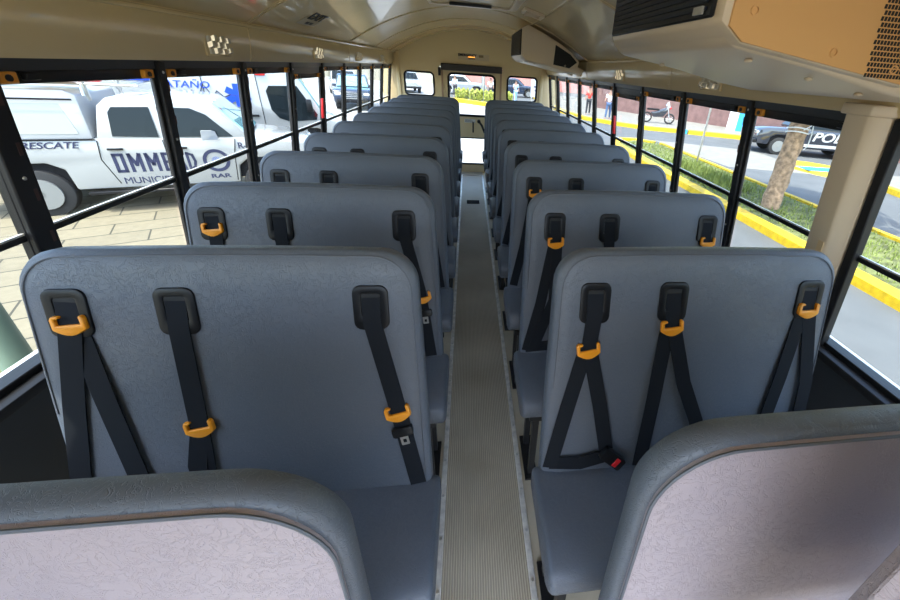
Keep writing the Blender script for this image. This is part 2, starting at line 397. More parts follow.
# rear wall with two windows and the emergency door
def hole_panel(mb, X0, X1, Z0, Z1, hx0, hx1, hz0, hz1, r, y, th):
    inner = rrect(hx0, hx1, hz0, hz1, r, 5); outer = []
    for (x, z) in inner:
        cx, cz = (hx0+hx1)/2, (hz0+hz1)/2
        dx, dz = x-cx, z-cz
        outer.append((x, z))
    # outer loop: project each inner point onto the rectangle corner-wise
    out = []
    n = len(inner)//4
    C = [(X1, Z1), (X0, Z1), (X0, Z0), (X1, Z0)]
    for q in range(4):
        for k in range(n):
            x, z = inner[q*n+k]; cx, cz = C[q]
            t = k/(n-1)
            if q == 0: p = (X1, z+(Z1-z)*min(1, 2*t)) if t < .5 else (X1+(x-X1)*(2*t-1), Z1)
            elif q == 1: p = (x+(X0-x)*min(1, 2*t), Z1) if t < .5 else (X0, Z1+(z-Z1)*(2*t-1))
            elif q == 2: p = (X0, z+(Z0-z)*min(1, 2*t)) if t < .5 else (X0+(x-X0)*(2*t-1), Z0)
            else: p = (x+(X1-x)*min(1, 2*t), Z0) if t < .5 else (X1, Z0+(z-Z0)*(2*t-1))
            out.append(p)
    ring(mb, out, inner, lambda p: V((p[0], y, p[1])), (0, th, 0)); return mb
def gasket(hx0, hx1, hz0, hz1, r, y, parent=None, w=.02, off=V((0, 0, 0))):
    g = MB(); ring(g, rrect(hx0-w*.5, hx1+w*.5, hz0-w*.5, hz1+w*.5, r+w*.5), rrect(hx0+w*.5, hx1-w*.5, hz0+w*.5, hz1-w*.5, max(.01, r-w*.5)), lambda p: V((p[0], y-.012, p[1]))-off, (0, .05, 0))
    return g.build('window_gasket', RUBBER, parent)
def pane(hx0, hx1, hz0, hz1, y, parent=None, off=V((0, 0, 0))):
    return MB().prism([V((x, y, z))-off for x, z in rrect(hx0, hx1, hz0, hz1, .05)], (0, .005, 0)).build('pane', GLASS, parent, smooth=False)
rw = MB()
hole_panel(rw, -1.45, -.50, 1.0, 1.72, -1.09, -.625, 1.265, 1.615, .06, YR, .04)
hole_panel(rw, .50, 1.45, 1.0, 1.72, .60, 1.105, 1.255, 1.635, .06, YR, .04)
rw.box(-1.45, -.50, YR, YR+.04, -.08, 1.0); rw.box(.50, 1.45, YR, YR+.04, -.08, 1.0); rw.box(-.50, .50, YR, YR+.04, -.08, .02)
up = [(-1.45, 1.72), (1.45, 1.72), (1.32, 1.93)]+[(x, z+.03) for x, z in reversed(prof)]+[(-1.32, 1.93)]
rw.prism([(x, YR, z) for x, z in up], (0, .04, 0))
wr = struct(rw.build('wall_rear', CREAMW, smooth=False))
for i, (a, b, c, d) in enumerate(((-1.09, -.625, 1.265, 1.615), (.60, 1.105, 1.255, 1.635))):
    w = sempty('window_%d' % wn, ((a+b)/2, YR, (c+d)/2)); wn += 1; off = V(w.location)
    gasket(a, b, c, d, .06, YR, w, .026, off); pane(a, b, c, d, YR+.02, w, off)
for sx in (-1, 1):
    struct(MB().box(sx*1.18-.03, sx*1.18+.03, YR-.03, YR, 0, 1.88).bevel(.012, 2).build('trim_%d' % pn, CREAMW)); pn += 1
struct(MB().box(-1.25, 1.25, YR-.012, YR, 1.775, 1.785).build('trim_%d' % pn, CREAMW)); pn += 1
d = sempty('door_1', (0, YR, 0))
dz = MB(); o0 = V((0, YR, 0))
hole_panel(dz, -.47, .47, .80, 1.70, -.385, .385, .985, 1.625, .07, .0, .045)
hole_panel(dz, -.47, .47, .02, .80, -.33, .33, .16, .615, .05, .0, .045)
dz.build('door_panel', CREAMW, d, smooth=False)
gasket(-.385, .385, .985, 1.625, .07, 0, d, .034); pane(-.385, .385, .985, 1.625, .02, d)
gasket(-.33, .33, .16, .615, .05, 0, d, .02); pane(-.33, .33, .16, .615, .02, d)
MB().box(-.50, -.47, -.02, .03, .02, 1.72).build('door_jamb', mat('jamb', (.40, .27, .18, 1), .5), d); MB().box(.47, .50, -.02, .03, .02, 1.72).build('door_jamb', MATS['jamb'], d)
MB().tube([(.02, -.03, .88), (.02, -.05, .86), (.02, -.05, .74), (.02, -.03, .72)], .013).build('grab_handle', BLACK, d)
MB().cyl((.12, -.0, .90), (.12, -.06, .90), .03).tube([(.12, -.05, .90), (.17, -.06, .84), (.22, -.06, .72)], .018).build('door_lever', BLACK, d, label='black release lever')
pp = MB().box(-.13, .06, -.004, 0, .87, .93).build('instruction_plate', PAPER, d, smooth=False)
for k in range(3): MB().box(-.12, .05-.03*k, -.006, -.004, .88+k*.016, .886+k*.016).build('print_line', DKBLUE, pp)
h = MB().box(-.50, .50, YR-.09, YR-.002, 1.665, 1.765).bevel(.015, 3).build('header_pad', mat('pad_vinyl', (.045, .042, .045, 1), .6, bump=(60, .3, .002)))
tag(h, 'long dark padded cushion above the rear door window', 'header pad')
MB().box(-.545, -.505, -.05, -.001, 1.58, 1.70).bevel(.006, 2).build('door_buzzer', PLAST, d)
# signs
sg = thing('emergency_sign', 'white EMERGENCY DOOR sign above the rear door', 'sign', (0, YR-.004, 1.88))
MB().box(-.22, .28, 0, .003, -.045, .045).build('sign_plate', mat('cream_decal', (.60, .50, .36, 1), .5), sg, smooth=False)
RX = basis((1, 0, 0), (0, 0, 1))
text('EMERGENCY', 'lettering', BLACK, sg, (-.07, -.001, .02), RX, .052, bold=.0015); text('DOOR', 'lettering', BLACK, sg, (0, -.001, -.025), RX, .035, bold=.001)
MB().box(.115, .19, -.003, 0, .0, .036).build('panel_block', mat('brown_block', (.25, .19, .10, 1), .5), sg)
MB().box(-.06, .05, -.006, 0, -.006, .002).build('indicator_lamp', AMBER, sg, label='glowing amber strip')
def decal(y, x, label):
    t = V((1, 0, (roofz(x+.01)-roofz(x-.01))/.02)).normalized(); ax = V((0, 1, 0))
    e = thing('exit_decal', label, 'sign', (x, y, roofz(x)-.003))
    B = basis(ax, t)
    nn = ax.cross(t)
    MB().prism([B @ V(p) for p in((-.17, -.075, 0), (.15, -.075, 0), (.15, .0, 0), (-.17, .0, 0))], nn*-.002).build('decal', mat('decal_grey', (.48, .43, .32, 1), .5), e, smooth=False)
    text('EXIT', 'lettering', BLACK, e, nn*.001+t*.025, B, .10, bold=.003, sx=1.3, ext=.001)
    MB().prism([B @ V(p)+nn*.001 for p in((-.06, -.06, 0), (-.01, -.06, 0), (-.01, -.035, 0), (-.06, -.035, 0))], nn*.001).prism([B @ V(p)+nn*.001 for p in((.01, -.06, 0), (.06, -.06, 0), (.06, -.035, 0), (.01, -.035, 0))], nn*.001).build('small_marks', BLACK, e, smooth=False)
decal(3.35, -1.10, 'black EXIT lettering on the left curve of the ceiling')
# clear lamps on the header bands
def lamp(x, y, label):
    sx = 1 if x > 0 else -1
    e = thing('side_lamp', label, 'lamp', (x, y, 1.77), 0, 'clear lamps along the header bands')
    MB().box(-.008, .008, -.10, .10, -.045, .045).bevel(.003, 1).build('lamp_base', CREAM, e)
    m = MB()
    for i in range(6):
        for j in range(3):
            m.prism([(-sx*.008, -.085+i*.028, -.036+j*.024), (-sx*.008, -.085+i*.028+.026, -.036+j*.024), (-sx*.008, -.085+i*.028+.026, -.014+j*.024), (-sx*.008, -.085+i*.028, -.014+j*.024)], (-sx*(.006+.012*((i+j) % 2)), .006, .004*((i+2*j) % 3)))
    m.build('lens', LENS, e, smooth=False); return e
for y, w in((2.33, 'nearest'), (3.75, 'second'), (5.05, 'third'), (6.34, 'farthest')): lamp(-1.246, y, '%s clear ribbed lamp on the cream band over the left windows' % w)
for y, w in((2.17, 'nearest'), (3.61, 'second'), (5.05, 'third'), (5.5, 'farthest')): lamp(1.246, y, '%s clear ribbed lamp on the cream band over the right windows' % w)
# conduit ledge on the right band
cd = MB().tube([(1.222, .3, 1.835), (1.222, 2.05, 1.835)], .011).build('conduit_rail', ALU); tag(cd, 'thin grey conduit along the right header band near the camera', 'conduit')
# roof hatch
rh = thing('roof_hatch', 'square ceiling hatch at the top of the frame', 'hatch', (0, 4.0, 2.262))
ho = rrect(-.45, .40, -.42, .42, .05); hi = rrect(-.38, .33, -.35, .35, .04)
ring(MB(), ho, hi, lambda p: V((p[0], p[1], -.02)), (0, 0, .03)).bevel(.004, 1).build('hatch_frame', CREAML, rh)
MB().box(-.37, .32, -.34, .34, -.004, .004).build('hatch_lid', CREAM, rh)
MB().box(-.22, .16, .26, .29, -.03, -.006).bevel(.004, 1).build('hatch_handle', BLACK, rh)
vt = thing('ceiling_vent', 'small louvred vent beside the ceiling hatch', 'vent', (.52, 4.1, roofz(.52)-.004))
ring(MB(), rrect(-.09, .09, -.13, .13, .01), rrect(-.07, .07, -.11, .11, .008), lambda p: V((p[0], p[1], -.02-p[0]*.25)), (0, 0, .02)).build('vent_frame', CREAML, vt)
for k in range(5): MB().box(-.065, .065, -.10+k*.045, -.085+k*.045, -.02, -.004).build('vent_slat', CREAML, vt)

# air conditioners
def ac(y0, y1, label, big):
    e = thing('air_conditioner', label, 'air conditioner', (.8, y0, 1.9), 0, 'roof mounted air conditioning units')
    o = V((.8, y0, 1.9))
    def T(x, z, dy=0): return V((x, y0+dy, z))-o
    pf = [(.50, 1.885), (.50, 2.14), (.56, 2.17), (.74, 2.10), (.92, 2.02), (1.06, 1.94), (1.14, 1.86), (1.10, 1.79), (1.03, 1.782), (.56, 1.845)]
    L = y1-y0
    MB().prism([T(x, z) for x, z in pf], (0, L, 0)).bevel(.012, 2).build('housing', CREAML, e)
    # flat front cover
    cf = [(.52, 1.878), (.56, 1.85), (1.03, 1.788), (1.12, 1.80), (1.13, 1.86), (1.04, 1.935), (.92, 2.005), (.72, 2.09), (.52, 2.135)]
    fr = MB().prism([T(x, z, -.006) for x, z in cf], (0, .006, 0)).build('front_cover', ACORG if big else CREAML, e, smooth=False)
    for x, z in((.57, 1.91), (.80, 1.845), (.98, 1.82), (.74, 2.05), (.60, 2.08)):
        m = MB(); ring(m, [(x+.010*cos(t*pi/8), z+.010*sin(t*pi/8)) for t in range(16)], [(x+.007*cos(t*pi/8), z+.007*sin(t*pi/8)) for t in range(16)], lambda p: T(p[0], p[1], -.009), (0, .004, 0)); m.build('cover_screw', ACORG if big else CREAML, fr)
    # perforated grille at the outer end
    g = MB()
    if big:
        for i in range(26):
            for j in range(22):
                zz = 1.80+j*.0115; x0 = .905-(zz-1.80)*.14+i*.0092+(j % 2)*.0046
                if zz > 2.19-(x0-.5)*.42-.03 or x0 > 1.10: continue
                g.box(x0-o.x, x0+.0058-o.x, -.0075, -.0062, zz-o.z, zz+.0085-o.z)
    else:
        g.prism([T(x, z, -.008) for x, z in((.85, 1.825), (1.03, 1.80), (1.11, 1.86), (1.03, 1.93), (.86, 2.01))], (0, .003, 0))
    g.build('perforated_grille', GRILLEM, fr, smooth=False)
    # dark louvre face towards the aisle
    lf = MB().box(.488-o.x, .50-o.x, .03, L-.03, 1.895-o.z, 2.13-o.z).bevel(.004, 1).build('louvre_frame', PLAST, e)
    lv = MB()
    for k in range(15): lv.box(.483-o.x, .492-o.x, .05, L-.05, 1.91-o.z+k*.0145, 1.917-o.z+k*.0145)
    lv.build('louvre_blades', mat('louvre_blue_%d' % big, (.008, .014, .028, 1), .45, spec=.25), lf, smooth=False)
    # moulded skirt beneath
    sk = MB().prism([T(x, z, .02) for x, z in((.51, 1.885), (.56, 1.84), (.80, 1.805), (1.02, 1.765), (1.18, 1.745), (1.21, 1.79), (1.10, 1.83))], (0, L+.02, 0)).bevel(.015, 3).build('under_skirt', CREAML, e)
    for q in ((.66, .10), (.85, .10), (1.02, .10), (.7, L-.06)):
        zq = 1.84-(q[0]-.56)*.165
        MB().sph(T(q[0], zq-.004, q[1]), .011, (1, 1, .5), 10).build('skirt_bolt', CREAML, sk)
    if big: MB().box(.478-o.x, .484-o.x, .055, .095, 1.902-o.z, 1.918-o.z).build('badge', STEEL, e)
    return e
ac(.95, 1.70, 'large tan air conditioner in the top right corner near the camera', True)
ac(4.66, 5.70, 'small cream air conditioner far down the right ceiling edge', False)
# cream cover column by the right window
cc = thing('pillar_cover', 'cream moulded column cover beside the right front window', 'column cover', (1.2, 1.18, 0))
def colpt(ins, y, z): return V((wx(z)-ins-1.2, y-1.18, z))
sec = [(-.03, 1.262), (.052, 1.262), (.062, 1.252), (.062, 1.172), (.052, 1.158), (.016, 1.128), (-.03, 1.128)]
m = MB(); m.prism([colpt(a, b, .85) for a, b in sec], colpt(0, 0, 1.71)-colpt(0, 0, .85)); m.bevel(.005, 2).build('column', CREAML, cc)
sec2 = [(-.03, 1.272), (.072, 1.272), (.074, 1.155), (.02, 1.118), (-.03, 1.118)]
m = MB(); m.prism([colpt(a, b, 1.70) for a, b in sec2], (0, 0, .035)); m.bevel(.006, 2).build('top_flange', CREAML, cc)
m = MB(); m.prism([colpt(.0625, y, z) for y, z in((1.175, 1.20), (1.20, 1.20), (1.20, 1.26), (1.175, 1.26))], (-.003, 0, 0)); m.build('tape_strip', mat('tape', (.75, .55, .3, 1), .5), cc)
struct(slant(MB(), 1, 1.088, 1.124, ZB, 1.70, .016, .02).bevel(.004, 1).build('trim_%d' % (pn+40), BLACK))

# ------------------------------------------------------------------ seats
H, ZC, LEAN, Y1, PT = 1.3194, .586, .1611, .8015, .6065
MS = LEAN/(H-ZC); NF = V((0, -1, MS)).normalized(); TU = V((0, MS, 1)).normalized()
def bp(x, z, off=0): return V((x, MS*(z-ZC), z))+NF*off     # point on the backrest plane (local to seat)
def back_outline(hw0, hw1, z0, z1, r, seg=8):
    pts = []
    pts.append((-hw0, z0)); pts.append((hw0, z0))
    pts.append((hw0+(hw1-hw0)*.5, (z0+z1)/2))
    for k in range(seg+1): t = pi/2*k/seg; pts.append((hw1-r+r*cos(t), z1-r+r*sin(t)))
    for k in range(1, 8): a = k/8; pts.append(((hw1-r)*(1-2*a), z1+.004*sin(pi*a)))
    for k in range(seg+1): t = pi/2+pi/2*k/seg; pts.append((-hw1+r+r*cos(t), z1-r+r*sin(t)))
    pts.append((-(hw0+(hw1-hw0)*.5), (z0+z1)/2))
    return pts
def slab(outl, fn, th, bev, puff=.006):
    mb = MB(); bm = mb.bm
    cx = sum(p[0] for p in outl)/len(outl); cz = sum(p[1] for p in outl)/len(outl)
    def loop(inset, off):
        out = []
        for x, z in outl:
            dx, dz = cx-x, cz-z; l = sqrt(dx*dx+dz*dz) or 1
            out.append(bm.verts.new(fn(x+(inset if dx > 0 else -inset)*min(1, abs(dx)/.1), z+(inset if dz > 0 else -inset)*min(1, abs(dz)/.1), off)))
        return out
    L = [loop(bev*3.2, puff), loop(bev*1.0, 0), loop(bev*.35, -bev*.35), loop(0, -bev), loop(0, -th+bev*1.5), loop(bev*.5, -th+bev*.4), loop(bev*1.5, -th)]
    n = len(outl)
    for A, B in zip(L, L[1:]):
        for i in range(n): bm.faces.new((A[i], A[(i+1) % n], B[(i+1) % n], B[i]))
    bm.faces.new(list(reversed(L[0]))); bm.faces.new(L[-1]); return mb
OUT = back_outline(.482, .462, .50, H, .10)
def rbox(x0, x1, y0, y1, z0, z1, r, seg=4): return MB().box(x0, x1, y0, y1, z0, z1).bevel(r, seg)
def make_seat(side):
    """side -1 left, +1 right; local x of the aisle edge is -side*..."""
    e = thing('bus_seat', 'seat', 'seat', (0, 0, 0), 0, 'grey bus seats in two columns')
    b = slab(OUT, bp, .075, .016).build('backrest', VINYL, e)
    ins = [(x*(1-.016/.47), z-(.014 if z > .9 else 0)) for x, z in OUT[1:]]
    MB().tube([bp(x, z, .0012) for x, z in ins], .0024, 6).build('welt', WELT, b)
    c = MB(); ys = [(-.30, .50), (-.318, .53), (-.315, .565), (-.29, .592), (-.23, .602), (-.12, .598), (.02, .590), (.045, .56), (.04, .48), (-.27, .47)]
    c.prism([(-.505 if side > 0 else -.485, y, z) for y, z in ys], (.99, 0, 0)).bevel(.018, 3, 25)
    c.build('cushion', VINYL, e)
    a = -side
    MB().box(-.46, .46, -.25, .0, .445, .47).box(-.46, .46, -.26, -.235, .43, .46).build('seat_frame', BLACK, e)
    for y in (-.20, -.03):
        MB().box(a*.42-.014, a*.42+.014, y-.014, y+.014, 0.012, .445).build('leg', BLACK, e)
    MB().box(a*.42-.03, a*.42+.03, -.24, .01, 0, .012).build('foot_plate', BLACK, e)
    MB().box(-a*.47-.012, -a*.47+.012, -.24, -.02, .30, .445).build('wall_bracket', BLACK, e)
    return e
def belt_plate(e, x, z=1.17):
    o = rrect(x-.046, x+.046, z-.063, z+.06, .022, 4); i = rrect(x-.024, x+.024, z-.026, z+.038, .006, 4); o2 = rrect(x-.041, x+.041, z-.058, z+.055, .02, 4)
    m = MB(); ring(m, o, i, lambda p: bp(p[0], p[1], .012), -NF*.010)
    m.bevel(.0035, 2); p = m.build('belt_plate', PLAST, e)
    MB().prism([bp(*q, .009) for q in i], -NF*.004).build('plate_slot', GRILLEM, p)
    return p
def clip(parent, x, z, ang=0, w=.036):
    pts = []
    for k in range(9): t = k/8; pts.append((-w+2*w*t, -.006-.016*sin(pi*t)))
    pts += [(w, .022), (w-.005, .028), (w-.011, .026), (w-.010, .006), (-w+.010, .004), (-w+.010, .020), (-w+.020, .022), (-w+.020, .028), (-w+.004, .028), (-w, .020)]
    ca, sa = cos(ang), sin(ang)
    P3 = [bp(x+a*ca-b*sa, z+a*sa+b*ca, .008) for a, b in pts]
    return MB().prism(P3, NF*.014).bevel(.003, 2).build('belt_guide', ORANGE, parent, label='orange plastic belt guide')
def buckle_tongue(parent, x, z, ang=0):
    ca, sa = cos(ang), sin(ang); R_ = lambda a, b: (x+a*ca-b*sa, z+a*sa+b*ca)
    m = MB().prism([bp(*R_(*p), .008) for p in rrect(-.03, .03, -.014, .016, .008, 3)], NF*.018).bevel(.003, 2); t = m.build('tongue_grip', PLAST, parent)
    o = rrect(-.014, .010, -.048, -.014, .003, 2); i = rrect(-.007, .003, -.040, -.028, .002, 2)
    q = MB(); ring(q, o, i, lambda p: bp(*R_(*p), .012), NF*.003); q.build('metal_tongue', STEEL, parent, smooth=False)
def belt(e, x, paths, guide=None, tongue=None, w=.047, buckle=None):
    m = MB()
    for pi_, path in enumerate(paths):
        pts = [bp(a, b, (.013+.003*pi_ if k else .007)) for k, (a, b) in enumerate(path)]
        # dense resample
        res = []
        for A, B in zip(pts, pts[1:]):
            for k in range(4): res.append(A.lerp(B, k/4))
        res.append(pts[-1]); m.ribbon(res, w, NF)
    s = m.build('seat_belt', WEB, e)
    if guide: clip(s, *guide)
    if tongue: buckle_tongue(s, *tongue)
    if buckle:
        bx, bz, ang = buckle; ca, sa = cos(ang), sin(ang)
        f = lambda a, b: (bx+a*ca-b*sa, bz+a*sa+b*ca)
        MB().prism([bp(*f(*p), .014) for p in rrect(-.045, .045, -.022, .022, .008, 3)], NF*.026).bevel(.004, 2).build('buckle', PLAST, s)
        MB().prism([bp(*f(*p), .0405) for p in((.005, -.016), (.022, -.016), (.022, .016), (.005, .016))], NF*.005).bevel(.002, 1).build('buckle_button', RED, s, label='red release button')
    return s
CX = .656
PX = {-1: (-.36, -.125, .34), 1: (-.345, -.10, .365)}
row_name = ['first', 'second', 'third', 'fourth', 'fifth', 'sixth', 'seventh', 'eighth', 'ninth', 'tenth']
def W(side, pts): return [(x-side*CX, z) for x, z in pts]
proto = {}
for side in (-1, 1):
    p = make_seat(side); proto[side] = p
sname = {-1: 'left', 1: 'right'}
extra = {
 (-1, 0): 'nearest grey seat left of the aisle, orange belt guides on all three black belts',
 (1, 0): 'nearest grey seat right of the aisle, with a red buckle button on its belt',
 (-1, 1): 'second grey seat from the camera left of the aisle, metal belt tongue by the aisle',
 (1, 1): 'second grey seat from the camera right of the aisle, with a wide spread aisle belt',
 (-1, 9): 'rearmost grey seat left of the aisle, next to the rear wall',
 (1, 9): 'rearmost grey seat right of the aisle, next to the rear wall'}
seats = {}
for side in (-1, 1):
    for i in range(10):
        base = dup(proto[side], (side*CX, Y1+i*PT, 0))
        base['label'] = extra.get((side, i), 'grey vinyl seat %s of the aisle, %s row from the camera' % (sname[side], row_name[i]))
        seats[side, i] = base
for side in (-1, 1):
    for ch in kids(proto[side]):
        for g in kids(ch): bpy.data.objects.remove(g)
        bpy.data.objects.remove(ch)
    bpy.data.objects.remove(proto[side])
# plates: build once per position then copy
for side in (-1, 1):
    for x in PX[side]:
        p0 = belt_plate(seats[side, 0], x)
        for i in range(1, 10):
            c = p0.copy(); COL.objects.link(c); c.parent = seats[side, i]
            for g in kids(p0):
                dd = g.copy(); COL.objects.link(dd); dd.parent = c
L1, R1, L2, R2 = seats[-1, 0], seats[1, 0], seats[-1, 1], seats[1, 1]
w_ = lambda s, p: W(s, p)
belt(L1, 0, [w_(-1, [(-1.012, 1.20), (-1.018, 1.13), (-1.06, .92), (-1.095, .72), (-1.10, .60)]), w_(-1, [(-1.008, 1.13), (-.985, .95), (-.96, .72), (-.945, .60)])], (-1.012+CX, 1.138, .05), w=.05)
belt(L1, 0, [w_(-1, [(-.78, 1.20), (-.782, 1.12), (-.785, .85), (-.79, .70), (-.76, .60)]), w_(-1, [(-.785, .85), (-.81, .72), (-.80, .60)])], (-.783+CX, .835, .12))
belt(L1, 0, [w_(-1, [(-.315, 1.20), (-.315, 1.13), (-.262, .86), (-.215, .60)])], (-.262+CX, .845, .2), (-.252+CX, .79, .2))
belt(R1, 0, [w_(1, [(.31, 1.20), (.31, 1.13), (.30, 1.02)]), w_(1, [(.295, 1.03), (.245, .83), (.20, .62)]), w_(1, [(.305, 1.03), (.35, .84), (.385, .675)]), w_(1, [(.20, .63), (.30, .632), (.395, .655)])], (.30-CX, 1.02, .12), buckle=(.405-CX, .648, -.7))
belt(R1, 0, [w_(1, [(.555, 1.20), (.56, 1.09)]), w_(1, [(.55, 1.09), (.53, .84), (.51, .60)]), w_(1, [(.57, 1.09), (.625, .90), (.69, .76), (.74, .60)])], (.56-CX, 1.085, .08))
belt(R1, 0, [w_(1, [(1.02, 1.20), (1.02, 1.12)]), w_(1, [(1.01, 1.13), (.975, .90), (.93, .60)]), w_(1, [(1.035, 1.13), (1.075, .88), (1.08, .60)])], (1.02-CX, 1.13, .0))
belt(L2, 0, [w_(-1, [(-1.015, 1.20), (-1.01, 1.12), (-1.02, .60)])], (-1.015+CX, 1.145, .05))
belt(L2, 0, [w_(-1, [(-.78, 1.20), (-.78, 1.12), (-.76, .60)])])
belt(L2, 0, [w_(-1, [(-.315, 1.20), (-.315, 1.13), (-.262, .90), (-.225, .60)])], (-.252+CX, .865, .2), (-.245+CX, .80, .1))
belt(R2, 0, [w_(1, [(.315, 1.20), (.315, 1.10)]), w_(1, [(.31, 1.10), (.26, .83), (.205, .61)]), w_(1, [(.325, 1.10), (.32, .85), (.235, .62)]), w_(1, [(.20, .62), (.33, .635), (.45, .65)])], (.317-CX, 1.10, .05))
belt(R2, 0, [w_(1, [(.555, 1.20), (.56, 1.09), (.57, .60)])])
belt(R2, 0, [w_(1, [(1.02, 1.20), (1.02, 1.12), (1.0, .60)])], (1.03-CX, 1.105, .0))
# farther rows: simple straps
L3, R3 = seats[-1, 2], seats[1, 2]
sp = {}
def share(src, targets):
    for t in targets:
        c = src.copy(); COL.objects.link(c); c.parent = t
        for g in kids(src):
            dd = g.copy(); COL.objects.link(dd); dd.parent = c
a_ = belt(L3, 0, [w_(-1, [(-.315, 1.20), (-.315, 1.13), (-.262, .90), (-.222, .60)])]); share(a_, [seats[-1, i] for i in range(3, 10)])
b_ = belt(L3, 0, [w_(-1, [(-.78, 1.20), (-.78, 1.12), (-.78, .60)])]); share(b_, [seats[-1, i] for i in range(3, 10)])
c_ = belt(L3, 0, [w_(-1, [(-1.015, 1.20), (-1.01, 1.12), (-1.0, .60)])]); share(c_, [seats[-1, i] for i in range(3, 10)])
belt(R3, 0, [w_(1, [(.315, 1.20), (.315, 1.10)]), w_(1, [(.31, 1.14), (.26, .85), (.205, .61)]), w_(1, [(.325, 1.14), (.345, .85), (.36, .62)])], (.317-CX, 1.135, .05))
a_ = belt(seats[1, 3], 0, [w_(1, [(.315, 1.20), (.30, 1.0), (.205, .61)])]); share(a_, [seats[1, i] for i in range(4, 10)])
b_ = belt(R3, 0, [w_(1, [(.555, 1.20), (.56, 1.09), (.56, .60)])]); share(b_, [seats[1, i] for i in range(3, 10)])
c_ = belt(R3, 0, [w_(1, [(1.02, 1.20), (1.02, 1.12), (1.0, .60)])]); share(c_, [seats[1, i] for i in range(3, 10)])

# crash barriers in front of the first row
def barrier(side, label, x0, x1, y, z0, z1, r=.13, th=.075, lean=.035, pm=None):
    e = thing('crash_barrier', label, 'barrier', ((x0+x1)/2, y, 0))
    hw = (x1-x0)/2; ol = back_outline(hw, hw-.004, z0, z1, r, 10)
    fn = lambda x, z, off: V((x, lean*(z-z1)-off, z))
    b = slab(ol, fn, th, .013, .003)
    bo = b.build('padded_panel', pm or VINYL, e)
    # sewn front face panel, warm sunlight put into its colour
    io = [(x*(1-.013/hw), z-(.010 if z > z0+.05 else -.02)) for x, z in ol]
    m = MB(); 
    n = len(io); A = [m.bm.verts.new(fn(x, z, .006)) for x, z in io]; B = [m.bm.verts.new(fn(x*.93, z-(.03 if z > .9 else -.03), .010)) for x, z in io]
    Cc = [m.bm.verts.new(fn(x, z, -.004)) for x, z in io]
    for i in range(n):
        j = (i+1) % n; m.bm.faces.new((A[i], A[j], B[j], B[i])); m.bm.faces.new((A[j], A[i], Cc[i], Cc[j]))
    m.bm.faces.new(B); m.bm.faces.new(list(reversed(Cc)))
    fo = m.build('front_cover', VINYL_LIT, e, label='grey front cover with pink sunlight painted into its colour')
    MB().tube([fn(x, z, .0075) for x, z in io], .0026, 6, True).build('seam', WELT, fo)
    for x in (-hw+.10, hw-.10): MB().box(x-.018, x+.018, .02, .055, 0, z0+.03).build('post', BLACK, e)
    return e
barrier(-1, 'padded grey barrier with a painted sunlit pink face at the bottom left, in front of the left seats', -1.12, -.215, .318, .52, 1.292, th=.055)
barrier(1, 'padded grey barrier with a painted sunlit pink face at the lower right, in front of the right seats', .20, 1.12, .333, .52, 1.308, th=.055)
barrier(1, 'grey padded panel edge coloured pink as if sunlit just showing in the bottom right corner', .36, .86, .135, .9, 1.50, .08, .03, 0, VINYL_LIT)


# ------------------------------------------------------------------ outside: ground
def gnd(name, pts, z, m, th=.15): return struct(MB().prism([(x, y, z) for x, y in pts], (0, 0, -th)).build(name, m, smooth=False))
gnd('street', [(-1.9, -30), (60, -30), (60, 90), (-1.9, 90)], G, ROADM)
gnd('plaza_paving', [(-40, -30), (-1.9, -30), (-1.9, 18), (-40, 18)], G+.02, PAVER)
gnd('parking_lot', [(-60, 18), (-1.9, 18), (-1.9, 90), (-60, 90)], G+.01, BRIGHT)
gnd('bright_lot', [(-1.9, 8.5), (3.0, 8.5), (3.0, 34), (-1.9, 34)], G+.012, BRIGHT)
gv = gnd('grass_patch', [(-5.2, 1.2), (-2.6, 1.2), (-2.6, 3.0), (-5.2, 3.4)], G+.035, GRASSG, .05)
gnd('verge', [(6.2, -8), (8.3, -8), (8.3, 16.5), (7.4, 17.6), (6.2, 16.5)], G+.11, GRASSG, .11)
def curb(name, pts, wd, h, m, label):
    mb = MB(); P3 = [V((x, y, 0)) for x, y in pts]; L = []; R2 = []
    for i, p in enumerate(P3):
        t = (P3[min(i+1, len(P3)-1)]-P3[max(i-1, 0)]).normalized(); n = V((-t.y, t.x, 0)); L.append(p+n*wd/2); R2.append(p-n*wd/2)
    for a, b, c, d in zip(L, L[1:], R2[1:], R2): mb.prism([(q.x, q.y, G+h) for q in (a, b, c, d)], (0, 0, -h))
    bmesh.ops.remove_doubles(mb.bm, verts=mb.bm.verts, dist=.001)
    o = mb.build(name, m, smooth=False); tag(o, label, 'curb'); return o
curb('yellow_curb', [(6.02, -8), (6.02, 5), (5.98, 12), (6.1, 16.4), (6.8, 17.9), (7.5, 17.9), (8.2, 17.2)], .30, .15, YELLOW, 'yellow painted curb along the grass strip beside the bus')
curb('yellow_curb', [(8.42, -8), (8.42, 17.0)], .14, .15, YELLOW, 'thin yellow curb on the far edge of the grass strip')
curb('yellow_curb', [(12.75, -5), (12.65, 9.6), (12.9, 10.6)], .25, .16, YELLOW, 'yellow curb of the sidewalk across the road')
curb('yellow_curb', [(15.9, 19.6), (14.4, 20.6), (12.2, 21.6)], .45, .2, YELLOW, 'yellow curb in front of the blue and white panel')
curb('yellow_curb', [(11.6, 21.9), (10.2, 22.4), (9.0, 23.6), (7.4, 25.9), (6.7, 30), (6.8, 48)], .35, .2, YELLOW, 'far yellow curb below the people on the right sidewalk')
cy = MB().prism([(11.72, 21.7, G+.21), (12.05, 21.45, G+.21), (12.15, 21.75, G+.21), (11.75, 21.95, G+.21)], (0, 0, -.21)).build('blue_curb_block', CYAN, smooth=False); tag(cy, 'light blue painted block between two yellow curbs', 'curb block')
